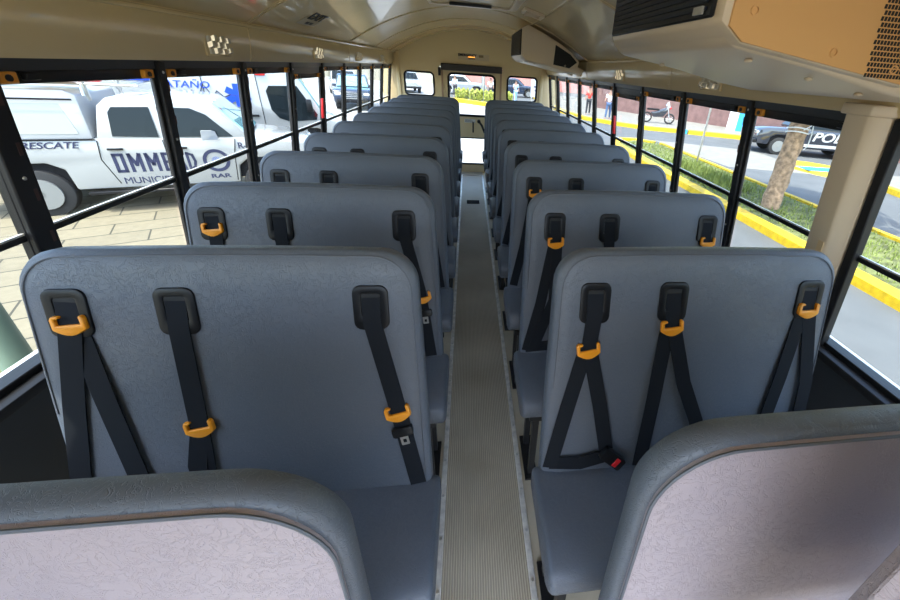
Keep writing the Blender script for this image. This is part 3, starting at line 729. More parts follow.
gnd('sidewalk', [(12.9, -8), (30, -8), (30, 11.8), (13.4, 11.8), (12.8, 10.6)], G+.15, SIDEW)
gnd('far_sidewalk', [(15.9, 19.8), (14.4, 20.8), (12.2, 21.8), (10.4, 22.6), (9.2, 23.7), (7.6, 26.0), (6.9, 30), (7.0, 48), (40, 48), (40, 19.8)], G+.18, SIDEW)
gnd('road_gutter', [(9.2, 13), (12.3, 12.2), (12.9, 16.8), (8.8, 18.6)], G+.008, SIDEW, .02)
# painted island: yellow mound with blue band
isl = thing('painted_island', 'low oval island painted yellow with a light blue band in the road', 'traffic island', (12.95, 12.9, G))
m = MB(); bmesh.ops.create_cone(m.bm, cap_ends=True, segments=40, radius1=1.0, radius2=.93, depth=.10, matrix=Matrix.Translation((0, 0, .05)) @ Matrix.Rotation(radians(12), 4, 'Z') @ Matrix.Diagonal((1.05, 1.5, 1, 1)))
m.build('mound', YELLOW, isl)
m = MB(); m.prism([(-.98, -.45, .103), (.85, -.75, .103), (.98, -.05, .103), (-.98, .25, .103)], (0, 0, .006)); m.build('blue_band', CYAN, isl, smooth=False)
# low walls and far buildings
def wallrun(name, pts, h, m, label, cat='wall', th=.25):
    mb = MB()
    for (x0, y0), (x1, y1) in zip(pts, pts[1:]):
        t = V((x1-x0, y1-y0, 0)).normalized(); n = V((-t.y, t.x, 0))*th
        mb.prism([(x0, y0, G), (x1, y1, G), (x1+n.x, y1+n.y, G), (x0+n.x, y0+n.y, G)], (0, 0, h))
    bmesh.ops.remove_doubles(mb.bm, verts=mb.bm.verts, dist=.0005)
    o = mb.build(name, m, smooth=False); tag(o, label, cat); return o
wallrun('mauve_wall', [(20.5, -8), (19.6, 14), (17.0, 23.6), (10.5, 34.5)], 3.4, WALLP, 'long mauve brick wall across the road behind the sidewalk')
pn_ = thing('street_panel', 'blue and white upright panel at the foot of the mauve wall', 'panel', (15.6, 22.6, G+.18), radians(-30))
MB().box(-.42, .08, -.04, .04, 0, 1.5).build('white_half', WHITEC, pn_); MB().box(.08, .42, -.04, .04, 0, 1.5).build('blue_half', CYAN, pn_)
wallrun('pale_building', [(-48, 58), (-4, 62)], 7, PALEB, 'pale building far behind the bus on the left', 'building', 1.5)
wallrun('pink_building', [(-2, 66), (24, 58)], 7, PINKB, 'pink building far behind the rear door', 'building', 1.5)
wallrun('cream_building', [(-30, 20), (-22, 44), (-23, 58)], 6, PALEB, 'cream building beyond the parked vehicles on the left', 'building', 1.5)
wallrun('beige_building', [(-30, -10), (-30, 19.9)], 5, BRIGHT, 'beige building behind the white pickup', 'building', 1.5)
wallrun('grey_building', [(26, 57), (36, 30)], 6, PALEB, 'pale building at the far right end of the street', 'building', 1.5)

# poles, palm
po = thing('sign_pole', 'slim grey metal pole standing on the grass strip', 'pole', (7.55, 12.4, G+.10))
MB().cyl((0, 0, 0), (0, 0, 3.2), .032, 12).build('pole', STEEL, po); MB().box(-.05, .05, -.05, .05, 0, .02).build('base_plate', STEEL, po)
pa = thing('palm_trunk', 'rough brown palm trunk wrapped with a pale rope, on the grass strip', 'palm tree', (7.05, 8.05, G+.11))
m = MB(); rings = []
for k in range(36):
    z = k*.13; r = .205-.0012*k+.014*((k*7) % 3-1)*.6; c = V((.004*z*z, 0, z)); rings.append([m.bm.verts.new(c+V(((r+.012*sin(5*t+k))*cos(t), (r+.012*cos(3*t+k*2))*sin(t), 0))) for t in [2*pi*q/18 for q in range(18)]])
for A, B in zip(rings, rings[1:]):
    for q in range(18): m.bm.faces.new((A[q], A[(q+1) % 18], B[(q+1) % 18], B[q]))
m.bm.faces.new(rings[-1]); m.bm.faces.new(list(reversed(rings[0])))
m.build('trunk', BARK, pa)
cr = MB()
for a in range(14):
    t = 2*pi*a/14+.2; d_ = V((cos(t), sin(t), 0)); pts = [V((.09, 0, 4.6))+d_*(.3*k)+V((0, 0, .35*k-.075*k*k)) for k in range(9)]
    for A, B in zip(pts, pts[1:]):
        for sg_ in(-1, 1):
            n = d_.cross(V((0, 0, 1)))*sg_; cr.bm.faces.new([cr.bm.verts.new(q) for q in (A, B, B+n*.45-V((0, 0, .3)), A.lerp(B, .3)+n*.45-V((0, 0, .3)))])
cr.build('fronds', BLADE, pa, smooth=False)
rp = MB()
for z in (1.72, 1.80): rp.tube([(.22*cos(t)+.01, .22*sin(t), z+.02*sin(2*t)) for t in [2*pi*q/20 for q in range(20)]], .014, 6, True)
rp.tube([(-.05, -.22, 1.78), (.10, -.26, 1.9), (.16, -.24, 1.7), (.20, -.2, 1.45), (.12, -.22, 1.38)], .012, 6); o_ = rp.build('rope', WHITEC, pa)
def pole(name, loc, r, h, m, label, cap=True):
    e = thing(name, label, 'pole', loc); MB().cyl((0, 0, 0), (0, 0, h), r, 20).build('post', m, e)
    if cap: MB().cyl((0, 0, h), (0, 0, h+.05), r*1.15, 20).sph((0, 0, h+.05), r*1.05, (1, 1, .4)).build('cap', WHITE2, e)
pole('green_pole', (-2.84, 2.27, G), .075, 3.2, GREENP, 'tall green pole standing just outside the left window')
pole('green_bollard', (-3.05, 2.12, G), .10, .68, GREENP, 'short green bollard with a white cap outside the left window')
# grass
gr = MB()
for k in range(9000):
    if k < 8000: x = random.uniform(6.3, 8.25); y = random.uniform(2.5, 17); z = G+.10
    else: x = random.uniform(-5.0, -2.7); y = random.uniform(1.3, 3.0); z = G+.03
    big = (9.2 < y < 12.8 and x < 7.6); 
    if not big and random.random() < .45: continue
    h = random.uniform(.05, .13)*(2.6 if big else 1); a = random.uniform(0, 2*pi); w2 = .012*(1.6 if big else 1.2); l = V((random.uniform(-.5, .5), random.uniform(-.5, .5), 1))*h
    p = V((x, y, z)); s_ = V((cos(a), sin(a), 0))*w2
    gr.bm.faces.new([gr.bm.verts.new(q) for q in (p-s_, p+s_, p+l)])
go = gr.build('grass', BLADE, smooth=False); tag(go, 'green grass growing on the strip between the yellow curbs', 'grass', kind='stuff')
# hedge behind the rear door
def shrub(loc, r, label):
    e = thing('hedge_shrub', label, 'shrub', loc, 0, 'shrubs of the hedge behind the rear curb'); m = MB(); rn = random.Random(int(loc[0]*100)+5)
    for k in range(1500):
        u = V((rn.uniform(-1, 1), rn.uniform(-1, 1), rn.uniform(-1, 1))); u = u/max(abs(u.x), abs(u.y), abs(u.z), .01)*rn.uniform(.82, 1); p = V((u.x*r*.74, u.y*r*.62, .42+u.z*.38+.08*sin(9*u.x+loc[0])))
        a = V((rn.uniform(-1, 1), rn.uniform(-1, 1), rn.uniform(-1, 1))).normalized()*.07; b = a.cross(u).normalized()*.05
        m.bm.faces.new([m.bm.verts.new(q) for q in (p-a, p-b, p+a, p+b)])
    m.build('foliage', HEDGE, e, smooth=False)
    q = MB()
    for k in range(4): q.cyl((0, 0, 0), (cos(k*1.6)*.2, sin(k*1.6)*.15, .6), .02, 6)
    q.build('stem', BARK, e)
for i, x in enumerate((-.6, .55, 1.7, 2.85)): shrub((x, 35.4-.5*i, G+.1), .72, '%s yellow green shrub of the hedge seen through the rear door' % ('leftmost', 'second from left', 'third from left', 'rightmost')[i])
curb('yellow_curb', [(-2.6, 34.8), (-1.2, 34.0), (.6, 32.2), (2.2, 30.6), (3.4, 30.0)], .5, .28, YELLOW, 'yellow curb curving in front of the hedge behind the bus')
pole('utility_pole', (1.25, 39.0, G), .17, 6, STEEL, 'thick grey pole rising behind the hedge', False)
ws = thing('grey_sign_board', 'grey sign board with dark writing seen through the right rear window', 'sign', (6.6, 38, G)); MB().box(-1.15, 1.15, -.05, .05, .45, 1.9).build('board', SIGNG, ws); MB().box(-1.1, -1.0, -.04, .04, 0, .5).build('leg', STEEL, ws); MB().box(1.0, 1.1, -.04, .04, 0, .5).build('leg', STEEL, ws)
mk = MB()
for k, (x, z, w3) in enumerate(((-.8, 1.3, .2), (-.5, 1.38, .16), (-.25, 1.3, .14), (.05, 1.36, .2), (.35, 1.3, .18), (.65, 1.36, .2), (-.6, 1.0, .4), (.1, 1.0, .5))): mk.box(x-w3/2, x+w3/2, -.056, -.05, z-.06, z+.06)
mk.build('writing', DKBLUE, ws, smooth=False)

# ------------------------------------------------------------------ vehicles (local x forward, y left, z up)
def wheel(e, x, y, r=.38, w=.24, s=1):
    t = MB().cyl((x, y-w/2, r), (x, y+w/2, r), r, 28).bevel(.03, 2).build('wheel', TIRE, e)
    yy = y+s*(w/2+.004)
    rm = MB().cyl((x, yy-.03, r), (x, yy+.006, r), r*.64, 24)
    for k in range(8):
        a = 2*pi*k/8; rm.cyl((x+cos(a)*r*.38, yy, r+sin(a)*r*.38), (x+cos(a)*r*.38, yy+s*.012, r+sin(a)*r*.38), r*.09, 8)
    rm.cyl((x, yy, r), (x, yy+s*.03, r), r*.14, 12); rm.build('rim', RIM, t)
def extr(prof, w, tz=None, tin=0, bev=.04):
    m = MB(); m.prism([(x, -w/2, z) for x, z in prof], (0, w, 0))
    if tz is not None:
        for v in m.bm.verts:
            if v.co.z > tz: v.co.y *= 1-tin*(v.co.z-tz)
    return m.bevel(bev, 2, 20)
def sidepanel(prof, y, th, tz=None, tin=0):
    m = MB(); m.prism([(x, y*(1-(tin*(max(0, z-tz)) if tz else 0)), z) for x, z in prof], (0, th, 0)); return m
RS = basis((1, 0, 0), (0, 0, 1))                 # lettering on the -y side, reads towards +x
th = radians(20); nA = V((-sin(th), cos(th), 0)); A0 = V((-6.854, 7.087, G))
tr = thing('pickup_truck', 'white rescue pickup with cargo cap and roof rack, outside the left windows', 'pickup truck', A0+nA*.93, th)
wd = 1.86; y0 = -wd/2
lower = [(-1.15, .48), (-.42, .48), (-.38, .75), (-.2, .86), (.2, .86), (.38, .75), (.42, .42), (2.66, .42), (2.70, .72), (2.88, .86), (3.32, .86), (3.5, .72), (3.55, .45), (3.95, .45), (4.0, .85), (3.92, 1.12), (2.85, 1.23), (-1.15, 1.22)]
extr(lower, wd, 1.0, .06, .035).build('body', WHITE, tr)
MB().box(-.42, .42, -.85, .85, .5, .95).box(2.66, 3.55, -.85, .85, .5, .95).build('wheel_arch', RUBBER, tr)
cab = [(.88, 1.18), (1.02, 1.72), (1.16, 1.84), (1.7, 1.88), (2.36, 1.83), (2.52, 1.76), (2.98, 1.22)]
extr(cab, wd-.06, 1.18, .16, .04).build('cab', WHITE, tr)
def sideglass(prof, name='window', m=CARGLASS, both=True):
    for s in ((-1, 1) if both else (-1,)):
        yb = s*(wd/2-.03); mb = MB(); mb.prism([(x, (yb)*(1-.16*max(0, z-1.18))+s*.004, z) for x, z in prof], (0, s*.012, 0)); mb.build(name, m, tr)
sideglass([(1.10, 1.26), (1.14, 1.62), (1.20, 1.70), (1.66, 1.71), (1.68, 1.24)])
sideglass([(1.78, 1.24), (1.76, 1.71), (2.2, 1.70), (2.40, 1.60), (2.72, 1.24)])
# pillar band between windows, windshield
mb = MB(); mb.prism([(2.50, -.66, 1.755), (2.955, -.78, 1.245), (2.955, .78, 1.245), (2.50, .66, 1.755)], (.02, 0, .018)); mb.build('windshield', TEALGLASS, tr)
mb = MB(); mb.tube([(2.5, -.4, 1.78), (2.75, -.1, 1.52), (2.93, .3, 1.29)], .006).build('wiper', RUBBER, tr)
cap = [(-1.15, 1.22), (-1.12, 1.84), (-1.0, 1.93), (.72, 1.93), (.84, 1.86), (.86, 1.22)]
extr(cap, wd-.06, 1.22, .14, .03).build('cargo_cap', WHITE2, tr)
sideglass([(-1.0, 1.30), (-.98, 1.74), (.62, 1.74), (.72, 1.30)], 'cap_side_panel', mat('pale_panel', (0.300, 0.318, 0.288, 1), .3), False)
mb = MB(); mb.box(-1.15, .88, y0-.002, y0+.02, 1.205, 1.225).build('cap_seal', RUBBER, tr)
mb = MB(); mb.prism([(-1.1, y0+.055, 1.79), (.8, y0+.055, 1.79), (.8, y0+.055, 1.815), (-1.1, y0+.055, 1.815)], (0, -.01, 0)).build('cap_trim', RUBBER, tr)
ln = MB()
for pts in ([(.90, 1.2), (.86, .9), (.98, .5)], [(1.72, 1.2), (1.72, .75), (1.70, .46)], [(2.74, 1.2), (2.68, .95), (2.62, .46)]): ln.tube([(x, y0-.001, z) for x, z in pts], .007, 6)
ln.build('door_gap', RUBBER, tr)
for x in (.98, 1.82):
    MB().box(x, x+.20, y0-.03, y0, 1.045, 1.08).bevel(.01, 2).build('door_handle', STEEL if x < 0 else PLAST, tr)
MB().prism([(2.30, y0-.20, 1.22), (2.52, y0-.16, 1.22), (2.50, y0-.02, 1.24), (2.48, y0-.02, 1.34), (2.46, y0-.20, 1.38), (2.32, y0-.20, 1.38)], (0, -.05, 0)).bevel(.015, 2).build('side_mirror', WHITE2, tr)
sr = MB().box(.55, 2.6, y0-.08, y0+.05, .34, .39).bevel(.01, 1).build('running_board', PLAST, tr)
MB().box(3.93, 4.03, -.9, .9, .45, .72).bevel(.03, 2).build('bumper', STEEL, tr)
for s in (-1, 1):
    MB().box(3.72, 3.98, s*.78-.14, s*.78+.14, .88, 1.05).bevel(.04, 2).build('headlight', LENS, tr)
    wheel(tr, 0, s*.82, .38, .22, s); wheel(tr, 3.1, s*.82, .38, .22, s)
ro = MB()
for s in (-1, 1):
    ro.tube([(-1.0, s*.72, 2.02), (1.0, s*.72, 2.02), (1.6, s*.70, 2.01)], .022)
    for x in (-.9, 0, .92): ro.tube([(x, s*.76, 1.85), (x, s*.72, 2.02)], .02)
    ro.tube([(.96, s*.72, 1.78), (.96, s*.72, 2.12)], .026)
for x in (-.9, -.3, .3, .9, 1.5): ro.tube([(x, -.72, 2.03), (x, .72, 2.03)], .018)
ro.build('roof_rack', STEEL, tr)
text('Y RESCATE', 'lettering', DKBLUE, tr, (.26, y0-.004, 1.13), RS, .14, shear=.3, bold=.002, sx=1.15)
def strokes(polys, name='lettering', th_=.05):
    mb = MB()
    for pts in polys:
        for (a, b), (c, d2) in zip(pts, pts[1:]):
            u = V((c-a, 0, d2-b)).normalized()*th_*.42; n = V((-u.z, 0, u.x)).normalized()*th_/2
            A_, B_ = V((a, y0-.006, b))-u, V((c, y0-.006, d2))+u
            mb.prism([A_-n, B_-n, B_+n, A_+n], (0, .008, 0))
    mb.build(name, DKBLUE, tr, smooth=False)
zb, zt_ = .70, .97
def LO(x, w): return [[(x, zb), (x+w, zb), (x+w, zt_), (x, zt_), (x, zb)]]
def LM(x, w): return [[(x, zb), (x, zt_), (x+w/2, zb+.10), (x+w, zt_), (x+w, zb)]]
def LE(x, w): return [[(x+w, zb), (x, zb), (x, zt_), (x+w, zt_)], [(x, (zb+zt_)/2), (x+w*.85, (zb+zt_)/2)]]
strokes(LO(1.02, .10), th_=.046); strokes(LM(1.21, .13), th_=.046); strokes(LM(1.43, .13), th_=.046); strokes(LE(1.65, .085), th_=.046)
strokes([[(1.80, zb), (1.86, zt_), (1.92, zb)], [(1.83, zb+.09), (1.89, zb+.09)]], th_=.04); strokes([[(1.98, zb), (2.05, zb+.03), (2.07, zb+.13), (2.05, zt_-.03), (1.98, zt_), (1.98, zb)]], th_=.04)
text('MUNICIPIO', 'lettering', DKBLUE, tr, (1.42, y0-.004, .535), RS, .155, bold=0)
text('R-5', 'lettering', DKBLUE, tr, (2.86, y0-.002, 1.08), RS, .15, bold=.002)
text('RAR', 'lettering', DKBLUE, tr, (2.38, y0-.004, .55), RS, .10, bold=.003, sx=1.6)
em = MB(); c24 = [(cos(2*pi*k/28), sin(2*pi*k/28)) for k in range(28)]
ring(em, [(2.38+.20*a, .83+.20*b) for a, b in c24], [(2.38+.145*a, .83+.145*b) for a, b in c24], lambda p: V((p[0], y0-.006, p[1])), (0, .008, 0))
em.build('door_emblem', DKBLUE, tr, smooth=False)
MB().prism([(2.38+.07*a, y0-.006, .83+.07*b) for a, b in c24], (0, .008, 0)).build('emblem_centre', mat('grey_blue', (.15, .18, .3, 1), .5), tr)
# load on the rack
def rackload(name, label, cat, sv, m, lx, ly, lz):
    o = sv.build(name, m); o.matrix_world = Matrix.Translation(tr.location) @ Matrix.Rotation(th, 4, 'Z') @ Matrix.Translation((lx, ly, lz)); tag(o, label, cat); return o
rackload('rescue_board', 'yellow rescue board lying on the pickup roof rack', 'rescue board', MB().box(-.75, .75, -.22, .22, 0, .06).bevel(.02, 2), YEL2, .22, -.30, 2.05)
rackload('rescue_board', 'red board under the yellow one on the pickup roof rack', 'rescue board', MB().box(-.45, .45, -.06, .06, 0, .05).bevel(.02, 2), RED, .7, -.62, 2.05)
rackload('wooden_plank', 'pinkish plank on the rear of the pickup roof rack', 'plank', MB().box(-1.1, 1.1, -.08, .08, 0, .03), mat('pinkish_wood', (.55, .40, .33, 1), .7), -.22, -.80, 2.048)
rackload('spare_wheel', 'silver wheel with a blue cover on the pickup roof rack', 'wheel', MB().cyl((0, 0, 0), (0, 0, .2), .30, 24).bevel(.03, 2), BLUE, 1.32, .3, 2.05)
sw = MB().cyl((0, 0, .2), (0, 0, .215), .2, 20); o = sw.build('wheel_rim', RIM, [q for q in bpy.data.objects if q.name.startswith('spare_wheel')][0])

def van(name, label, loc, rz, letters=True):
    e = thing(name, label, 'ambulance', loc, rz); w2 = 2.0; yb = -w2/2
    pr = [(-1.6, .45), (-.45, .45), (-.4, .75), (-.2, .85), (.2, .85), (.4, .75), (.45, .42), (3.55, .42), (3.6, .72), (3.8, .86), (4.2, .86), (4.42, .72), (4.5, .45), (4.95, .45), (5.02, .75), (4.9, .95), (4.42, 1.16), (3.92, 2.1), (3.6, 2.58), (-1.5, 2.6), (-1.6, 2.5)]
    extr(pr, w2, 1.2, .05, .05).build('body', WHITE, e)
    MB().box(-.45, .45, -.92, .92, .5, .92).box(3.55, 4.45, -.92, .92, .5, .92).build('wheel_arch', RUBBER, e)
    for s in (-1, 1):
        MB().prism([(x, s*1.0*(1-.05*max(0, z-1.2)), z) for x, z in((3.20, 1.32), (3.16, 1.76), (3.24, 1.88), (3.86, 1.90), (4.24, 1.22), (4.20, 1.08), (3.56, 1.04), (3.34, 1.12))], (0, s*.012, 0)).build('window', CARGLASS, e)
        wheel(e, 0, s*.88, .37, .22, s); wheel(e, 4.0, s*.88, .37, .22, s)
        MB().box(4.75, 4.98, s*.75-.13, s*.75+.13, .84, 1.02).bevel(.04, 2).build('headlight', LENS, e)
        MB().prism([(4.0, s*1.05, 1.3), (4.16, s*1.05, 1.3), (4.14, s*1.05, 1.6), (4.02, s*1.05, 1.6)], (0, s*.16, 0)).bevel(.02, 2).build('side_mirror', PLAST, e)
        MB().box(3.0, 3.22, s*.95-.04, s*.95+.06, 2.10, 2.24).bevel(.03, 2).build('marker_lamp', REDL, e)
    MB().prism([(3.95, -.86, 2.06), (4.40, -.9, 1.22), (4.40, .9, 1.22), (3.95, .86, 2.06)], (.02, 0, .02)).build('windshield', TEALGLASS, e)
    g = MB()
    for x in (1.9, 3.0): g.tube([(x, yb-.001, .5), (x, yb-.001, 1.2), (x, yb+.05, 2.4)], .008, 6)
    g.build('door_gap', RUBBER, e); MB().box(2.7, 2.9, yb-.03, yb, 1.15, 1.2).build('door_handle', PLAST, e)
    if letters:
        Y_ = lambda z: yb*(1-.05*max(0, z-1.2))-.014
        text('CATAÑO', 'lettering', BLUE, e, (1.52, Y_(1.84), 1.84), RS, .21, shear=.2, bold=.0015, sx=1.15)
        text('EMERGENCIAS', 'lettering', BLUE, e, (1.75, Y_(2.16), 2.16), RS, .21, shear=.2, bold=.001, sx=1.05)
        pk = [(.9, 1.55), (1.3, 1.55), (1.4, 1.62), (1.5, 1.50), (1.62, 1.66), (1.72, 1.50), (1.86, 1.80), (2.0, 1.52), (2.1, 1.66), (2.22, 1.52), (2.35, 1.58), (2.5, 1.55)]; pk = [(x+.05, z+.07) for x, z in pk]
        MB().tube([(x, Y_(z), z) for x, z in pk], .014, 6).build('heartbeat_line', DKBLUE, e)
        st = MB()
        for a in (0, 60, 120):
            a = radians(a+90); u = (cos(a), sin(a)); v = (-sin(a), cos(a))
            st.prism([(2.56+u[0]*p+v[0]*q, Y_(1.6)-.002*(1+a), 1.64+u[1]*p+v[1]*q) for p, q in((-.26, -.075), (.26, -.075), (.26, .075), (-.26, .075))], (0, .004, 0))
        st.build('star_of_life', BLUE, e, smooth=False)
    return e
van('ambulance', 'white ambulance with blue CATAÑO lettering behind the rescue pickup', A0+nA*4.6+V((cos(th), sin(th), 0))*.0, th)

def suv(name, label, cat, loc, rz, paint, pickup=False, cargroup=None):
    e = thing(name, label, cat, loc, rz, cargroup); w2 = 1.9
    lo = [(-.85, .45), (-.45, .42), (-.4, .72), (-.2, .82), (.2, .82), (.4, .72), (.45, .36), (2.4, .36), (2.45, .72), (2.65, .82), (3.05, .82), (3.25, .72), (3.3, .40), (3.75, .42), (3.82, .7), (3.74, 1.0), (3.5, 1.08), (2.45, 1.14), (-.85, 1.12), (-.95, .8)]
    extr(lo, w2, 1.0, .05, .05).build('body', paint, e)
    MB().box(-.45, .45, -.86, .86, .45, .9).box(2.4, 3.3, -.86, .86, .45, .9).build('wheel_arch', RUBBER, e)
    x0 = -.85 if not pickup else .6
    extr([(x0, 1.1), (x0+.12, 1.62), (x0+.3, 1.74), (1.5, 1.76), (1.75, 1.68), (2.42, 1.12)], w2-.1, 1.1, .22, .05).build('cabin', paint, e)
    for s in (-1, 1):
        Yg = lambda z: s*((w2-.1)/2)*(1-.22*max(0, z-1.1))+s*.003
        ws_ = [[(x0+.16, 1.18), (x0+.26, 1.58), (x0+.8, 1.62), (x0+.8, 1.16)], [(x0+.88, 1.16), (x0+.88, 1.62), (1.55, 1.62), (2.1, 1.16)]] if not pickup else [[(.75, 1.18), (.85, 1.6), (1.55, 1.62), (2.1, 1.16)]]
        for q in ws_: MB().prism([(x, Yg(z), z) for x, z in q], (0, s*.012, 0)).build('window', CARGLASS, e)
        wheel(e, 0, s*.82, .36, .22, s); wheel(e, 2.85, s*.82, .36, .22, s)
        MB().box(3.6, 3.8, s*.72-.16, s*.72+.16, .78, .92).bevel(.04, 2).build('headlight', LENS, e)
        MB().box(2.0, 2.16, s*.93-.02, s*.93+.16*s if s > 0 else s*.93+.02, 1.12, 1.26) if False else None
        m = MB(); a, b = sorted((s*.90, s*1.08)); m.box(1.98, 2.12, a, b, 1.12, 1.26); m.bevel(.02, 2).build('side_mirror', paint, e)
    MB().prism([(1.80, -.70, 1.66), (2.38, -.82, 1.16), (2.38, .82, 1.16), (1.80, .70, 1.66)], (.02, 0, .02)).build('windshield', CARGLASS if not pickup else TEALGLASS, e)
    g = MB()
    for k in range(4): g.box(3.76, 3.84, -.5, .5, .62+k*.09, .66+k*.09)
    g.build('grille', STEEL, e); MB().box(3.70, 3.88, -.85, .85, .42, .58).bevel(.03, 2).build('bumper', PLAST, e)
    return e
pc_ = suv('police_car', 'black and white police car marked POLICE across the road', 'police car', V((16.38, 15.9, G)), radians(160), DKCAR)
RL = basis((-1, 0, 0), (0, 0, 1))                # lettering on the +y side
text('POLICE', 'lettering', WHITE2, pc_, (.62, .965, .86), RL, .50, shear=.2, bold=.012, sx=1.25)
MB().prism([(.45, .953, .46), (1.9, .953, .44), (1.9, .953, .56), (.5, .953, .58)], (0, .01, 0)).build('side_stripe', WHITE2, pc_)
suv('pickup_truck', 'dark blue pickup facing the bus, seen through the left rear windows', 'pickup truck', V((-7.1, 27.9, G)), radians(-78), NAVY, True)
suv('parked_car', 'pale car parked far left, seen through the rearmost left windows', 'car', V((-9.9, 35.5, G)), radians(-70), WHITE, False)
suv('parked_car', 'silver car beyond the dark blue pickup on the left', 'car', V((-13.5, 32, G)), radians(-65), SILVER, False)
suv('parked_car', 'white car seen through the left rear window of the bus', 'car', V((-6.2, 44, G)), radians(-75), WHITE, False)
suv('parked_car', 'grey car parked beyond the hedge, left of the thick pole', 'car', V((-2.2, 43.5, G)), radians(5), SILVER, False)
suv('parked_car', 'dark car beyond the hedge, right of the thick pole', 'car', V((3.2, 44.5, G)), radians(0), NAVY, False)

# motorcycle
mo = thing('motorcycle', 'dark motorcycle parked by the mauve wall across the road', 'motorcycle', (11.6, 24.5, G+.18), radians(-25))
for x in (-.68, .68):
    m = MB(); ring(m, [(x+.31*a, .31+.31*b) for a, b in c24], [(x+.22*a, .31+.22*b) for a, b in c24], lambda p: V((p[0], -.06, p[1])), (0, .12, 0)); wh = m.build('wheel', TIRE, mo)
    sp_ = MB()
    for k in range(6): a = pi*k/6; sp_.tube([(x-.23*cos(a), 0, .31-.23*sin(a)), (x+.23*cos(a), 0, .31+.23*sin(a))], .012, 5)
    sp_.build('spokes', STEEL, wh)
MB().prism([(-.5, -.12, .62), (-.1, -.12, .72), (.35, -.12, .95), (.55, -.12, .8), (.3, -.12, .4), (-.3, -.12, .35)], (0, .24, 0)).bevel(.05, 2).build('body', DKCAR, mo)
MB().box(-.75, .0, -.14, .14, .74, .84).bevel(.04, 2).build('seat', RUBBER, mo)
MB().tube([(.68, -.1, .31), (.45, -.1, 1.0), (.35, -.35, 1.08)], .025).tube([(.68, .1, .31), (.45, .1, 1.0), (.35, .35, 1.08)], .025).build('fork_and_handlebar', STEEL, mo)
MB().prism([(.40, -.16, .8), (.62, -.16, .95), (.50, -.16, 1.28), (.36, -.16, 1.2)], (0, .32, 0)).bevel(.04, 2).build('windscreen_fairing', WHITE2, mo)
MB().sph((.62, 0, .92), .08).build('headlight', REDL, mo)

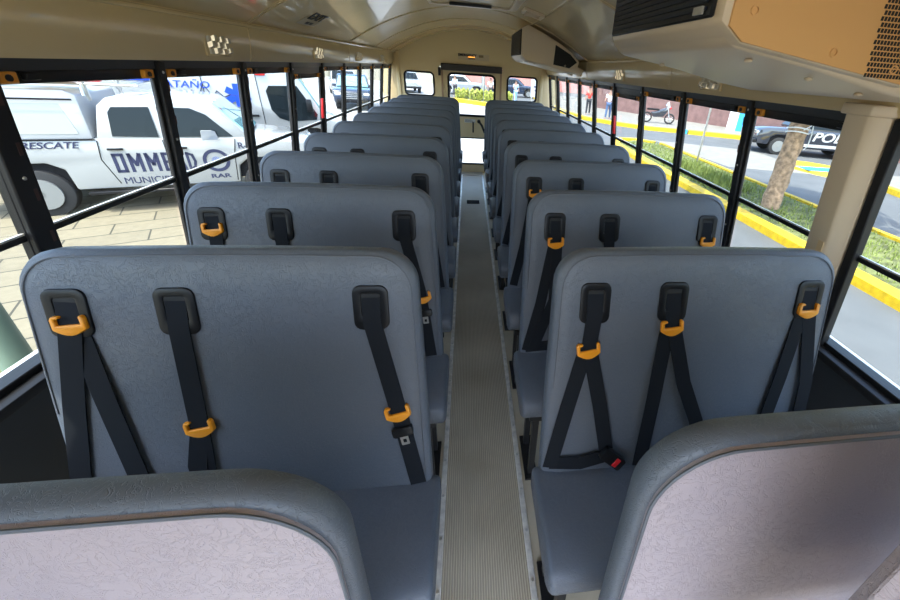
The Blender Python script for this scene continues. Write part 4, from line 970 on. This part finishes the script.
# ------------------------------------------------------------------ people far outside
def skin_mesh(name, verts, edges, radii, m, parent, root=0):
    me = bpy.data.meshes.new(name); me.from_pydata(verts, edges, []); o = bpy.data.objects.new(name, me); COL.objects.link(o)
    md = o.modifiers.new('s', 'SKIN')
    for v, r in zip(me.skin_vertices[0].data, radii): v.radius = (r, r)
    me.skin_vertices[0].data[root].use_root = True
    o.modifiers.new('u', 'SUBSURF').levels = 1; o.modifiers['u'].render_levels = 1
    dg = bpy.context.evaluated_depsgraph_get(); me2 = bpy.data.meshes.new_from_object(o.evaluated_get(dg)); bpy.data.objects.remove(o)
    for p in me2.polygons: p.use_smooth = True
    me2.materials.clear(); me2.materials.append(m); o = bpy.data.objects.new(name, me2); COL.objects.link(o); o.parent = parent; return o
def person(loc, rz, label, shirt, trousers, arm=(0, 0), stride=.1):
    e = thing('person', label, 'person', loc, rz)
    a1, a2 = arm
    v = [(0, 0, .95), (0, 0, 1.12), (0, 0, 1.38), (0, 0, 1.50), (0, .01, 1.60), (0, .02, 1.70),
         (.09, 0, .90), (.10, stride*.5, .50), (.11, stride, .08), (.11, stride+.14, .03), (-.09, 0, .90), (-.10, -stride*.5, .50), (-.11, -stride, .08), (-.11, -stride+.14, .03),
         (.18, 0, 1.40), (.23, .05*a1, 1.14+.1*a1), (.25, .05+.25*a1, .90+.25*a1), (.25, .08+.3*a1, .80+.28*a1), (-.18, 0, 1.40), (-.23, .05*a2, 1.14+.1*a2), (-.25, .05+.25*a2, .90+.25*a2), (-.25, .08+.3*a2, .80+.28*a2)]
    ed = [(0, 1), (1, 2), (2, 3), (3, 4), (4, 5), (0, 6), (6, 7), (7, 8), (8, 9), (0, 10), (10, 11), (11, 12), (12, 13), (2, 14), (14, 15), (15, 16), (16, 17), (2, 18), (18, 19), (19, 20), (20, 21)]
    rd = [.12, .11, .13, .055, .085, .07, .085, .06, .04, .035, .085, .06, .04, .035, .055, .042, .032, .03, .055, .042, .032, .03]
    skin_mesh('body', v, ed, rd, SKIN, e)
    grow = lambda r, k=.014: r+k
    i = [0, 1, 2, 14, 15, 18, 19]; vv = [v[k] for k in i]; mp = {k: n for n, k in enumerate(i)}
    skin_mesh('shirt', vv, [(mp[a], mp[b]) for a, b in ed if a in mp and b in mp], [grow(rd[k], .018) for k in i], shirt, e)
    i = [0, 6, 7, 8, 10, 11, 12]; vv = [v[k] for k in i]; mp = {k: n for n, k in enumerate(i)}
    skin_mesh('trousers', vv, [(mp[a], mp[b]) for a, b in ed if a in mp and b in mp], [grow(rd[k], .016) for k in i], trousers, e)
    MB().sph((0, -.01, 1.69), .092, (1, 1.05, .9)).build('hair', HAIR, e)
    for s in (-1, 1): MB().sph((s*.03, .095, 1.635), .011, seg=8).build('eye', HAIR, e)
    MB().cyl((s*.11, stride*s, .0), (s*.11, stride*s+.01, .0), .001) if False else None
    return e
person((7.95, 27.6, G+.18), 2.9, 'person in a red shirt standing on the far right sidewalk', REDC, DARKP, (.3, 0))
person((8.6, 25.3, G+.18), 2.7, 'person in dark blue clothes with pale top near the red shirted person', WHITEC, DENIM, (.8, .5), .18)
person((-1.3, 40, G), 3.1, 'person in light blue shirt behind the hedge on the left', LTBLUE, DARKP, (.2, .9))
person((1.9, 38.6, G), 3.0, 'person in a white shirt just right of the thick pole', WHITEC, DARKP, (.1, .4))
person((4.0, 37.0, G), 3.3, 'person in light blue clothes at the right end of the hedge', LTBLUE, LTBLUE, (.9, .2), .2)

# ------------------------------------------------------------------ light
w = bpy.data.worlds.new('world'); bpy.context.scene.world = w; w.use_nodes = True
nt = w.node_tree; bg = nt.nodes['Background']
sk = nt.nodes.new('ShaderNodeTexSky'); sk.sky_type = 'NISHITA'; sk.sun_disc = False; sk.sun_elevation = radians(62); sk.sun_rotation = radians(200); sk.air_density = 1.0; sk.dust_density = 2.0
nt.links.new(sk.outputs[0], bg.inputs[0]); bg.inputs[1].default_value = .42
sl = bpy.data.lights.new('sun', 'SUN'); sl.energy = 3.0; sl.angle = radians(1.0); sl.color = (1, .94, .84)
so = bpy.data.objects.new('sun', sl); COL.objects.link(so)
az = V((-.55, -.45, 0)).normalized()             # towards the sun, seen from above
el = radians(66); so.rotation_euler = (-V((az.x*cos(el), az.y*cos(el), sin(el)))).to_track_quat('-Z', 'Y').to_euler()
vs = bpy.context.scene.view_settings; vs.view_transform = 'Standard'; vs.look = 'None'; vs.gamma = 1; vs.use_curve_mapping = False; vs.exposure = 1.2
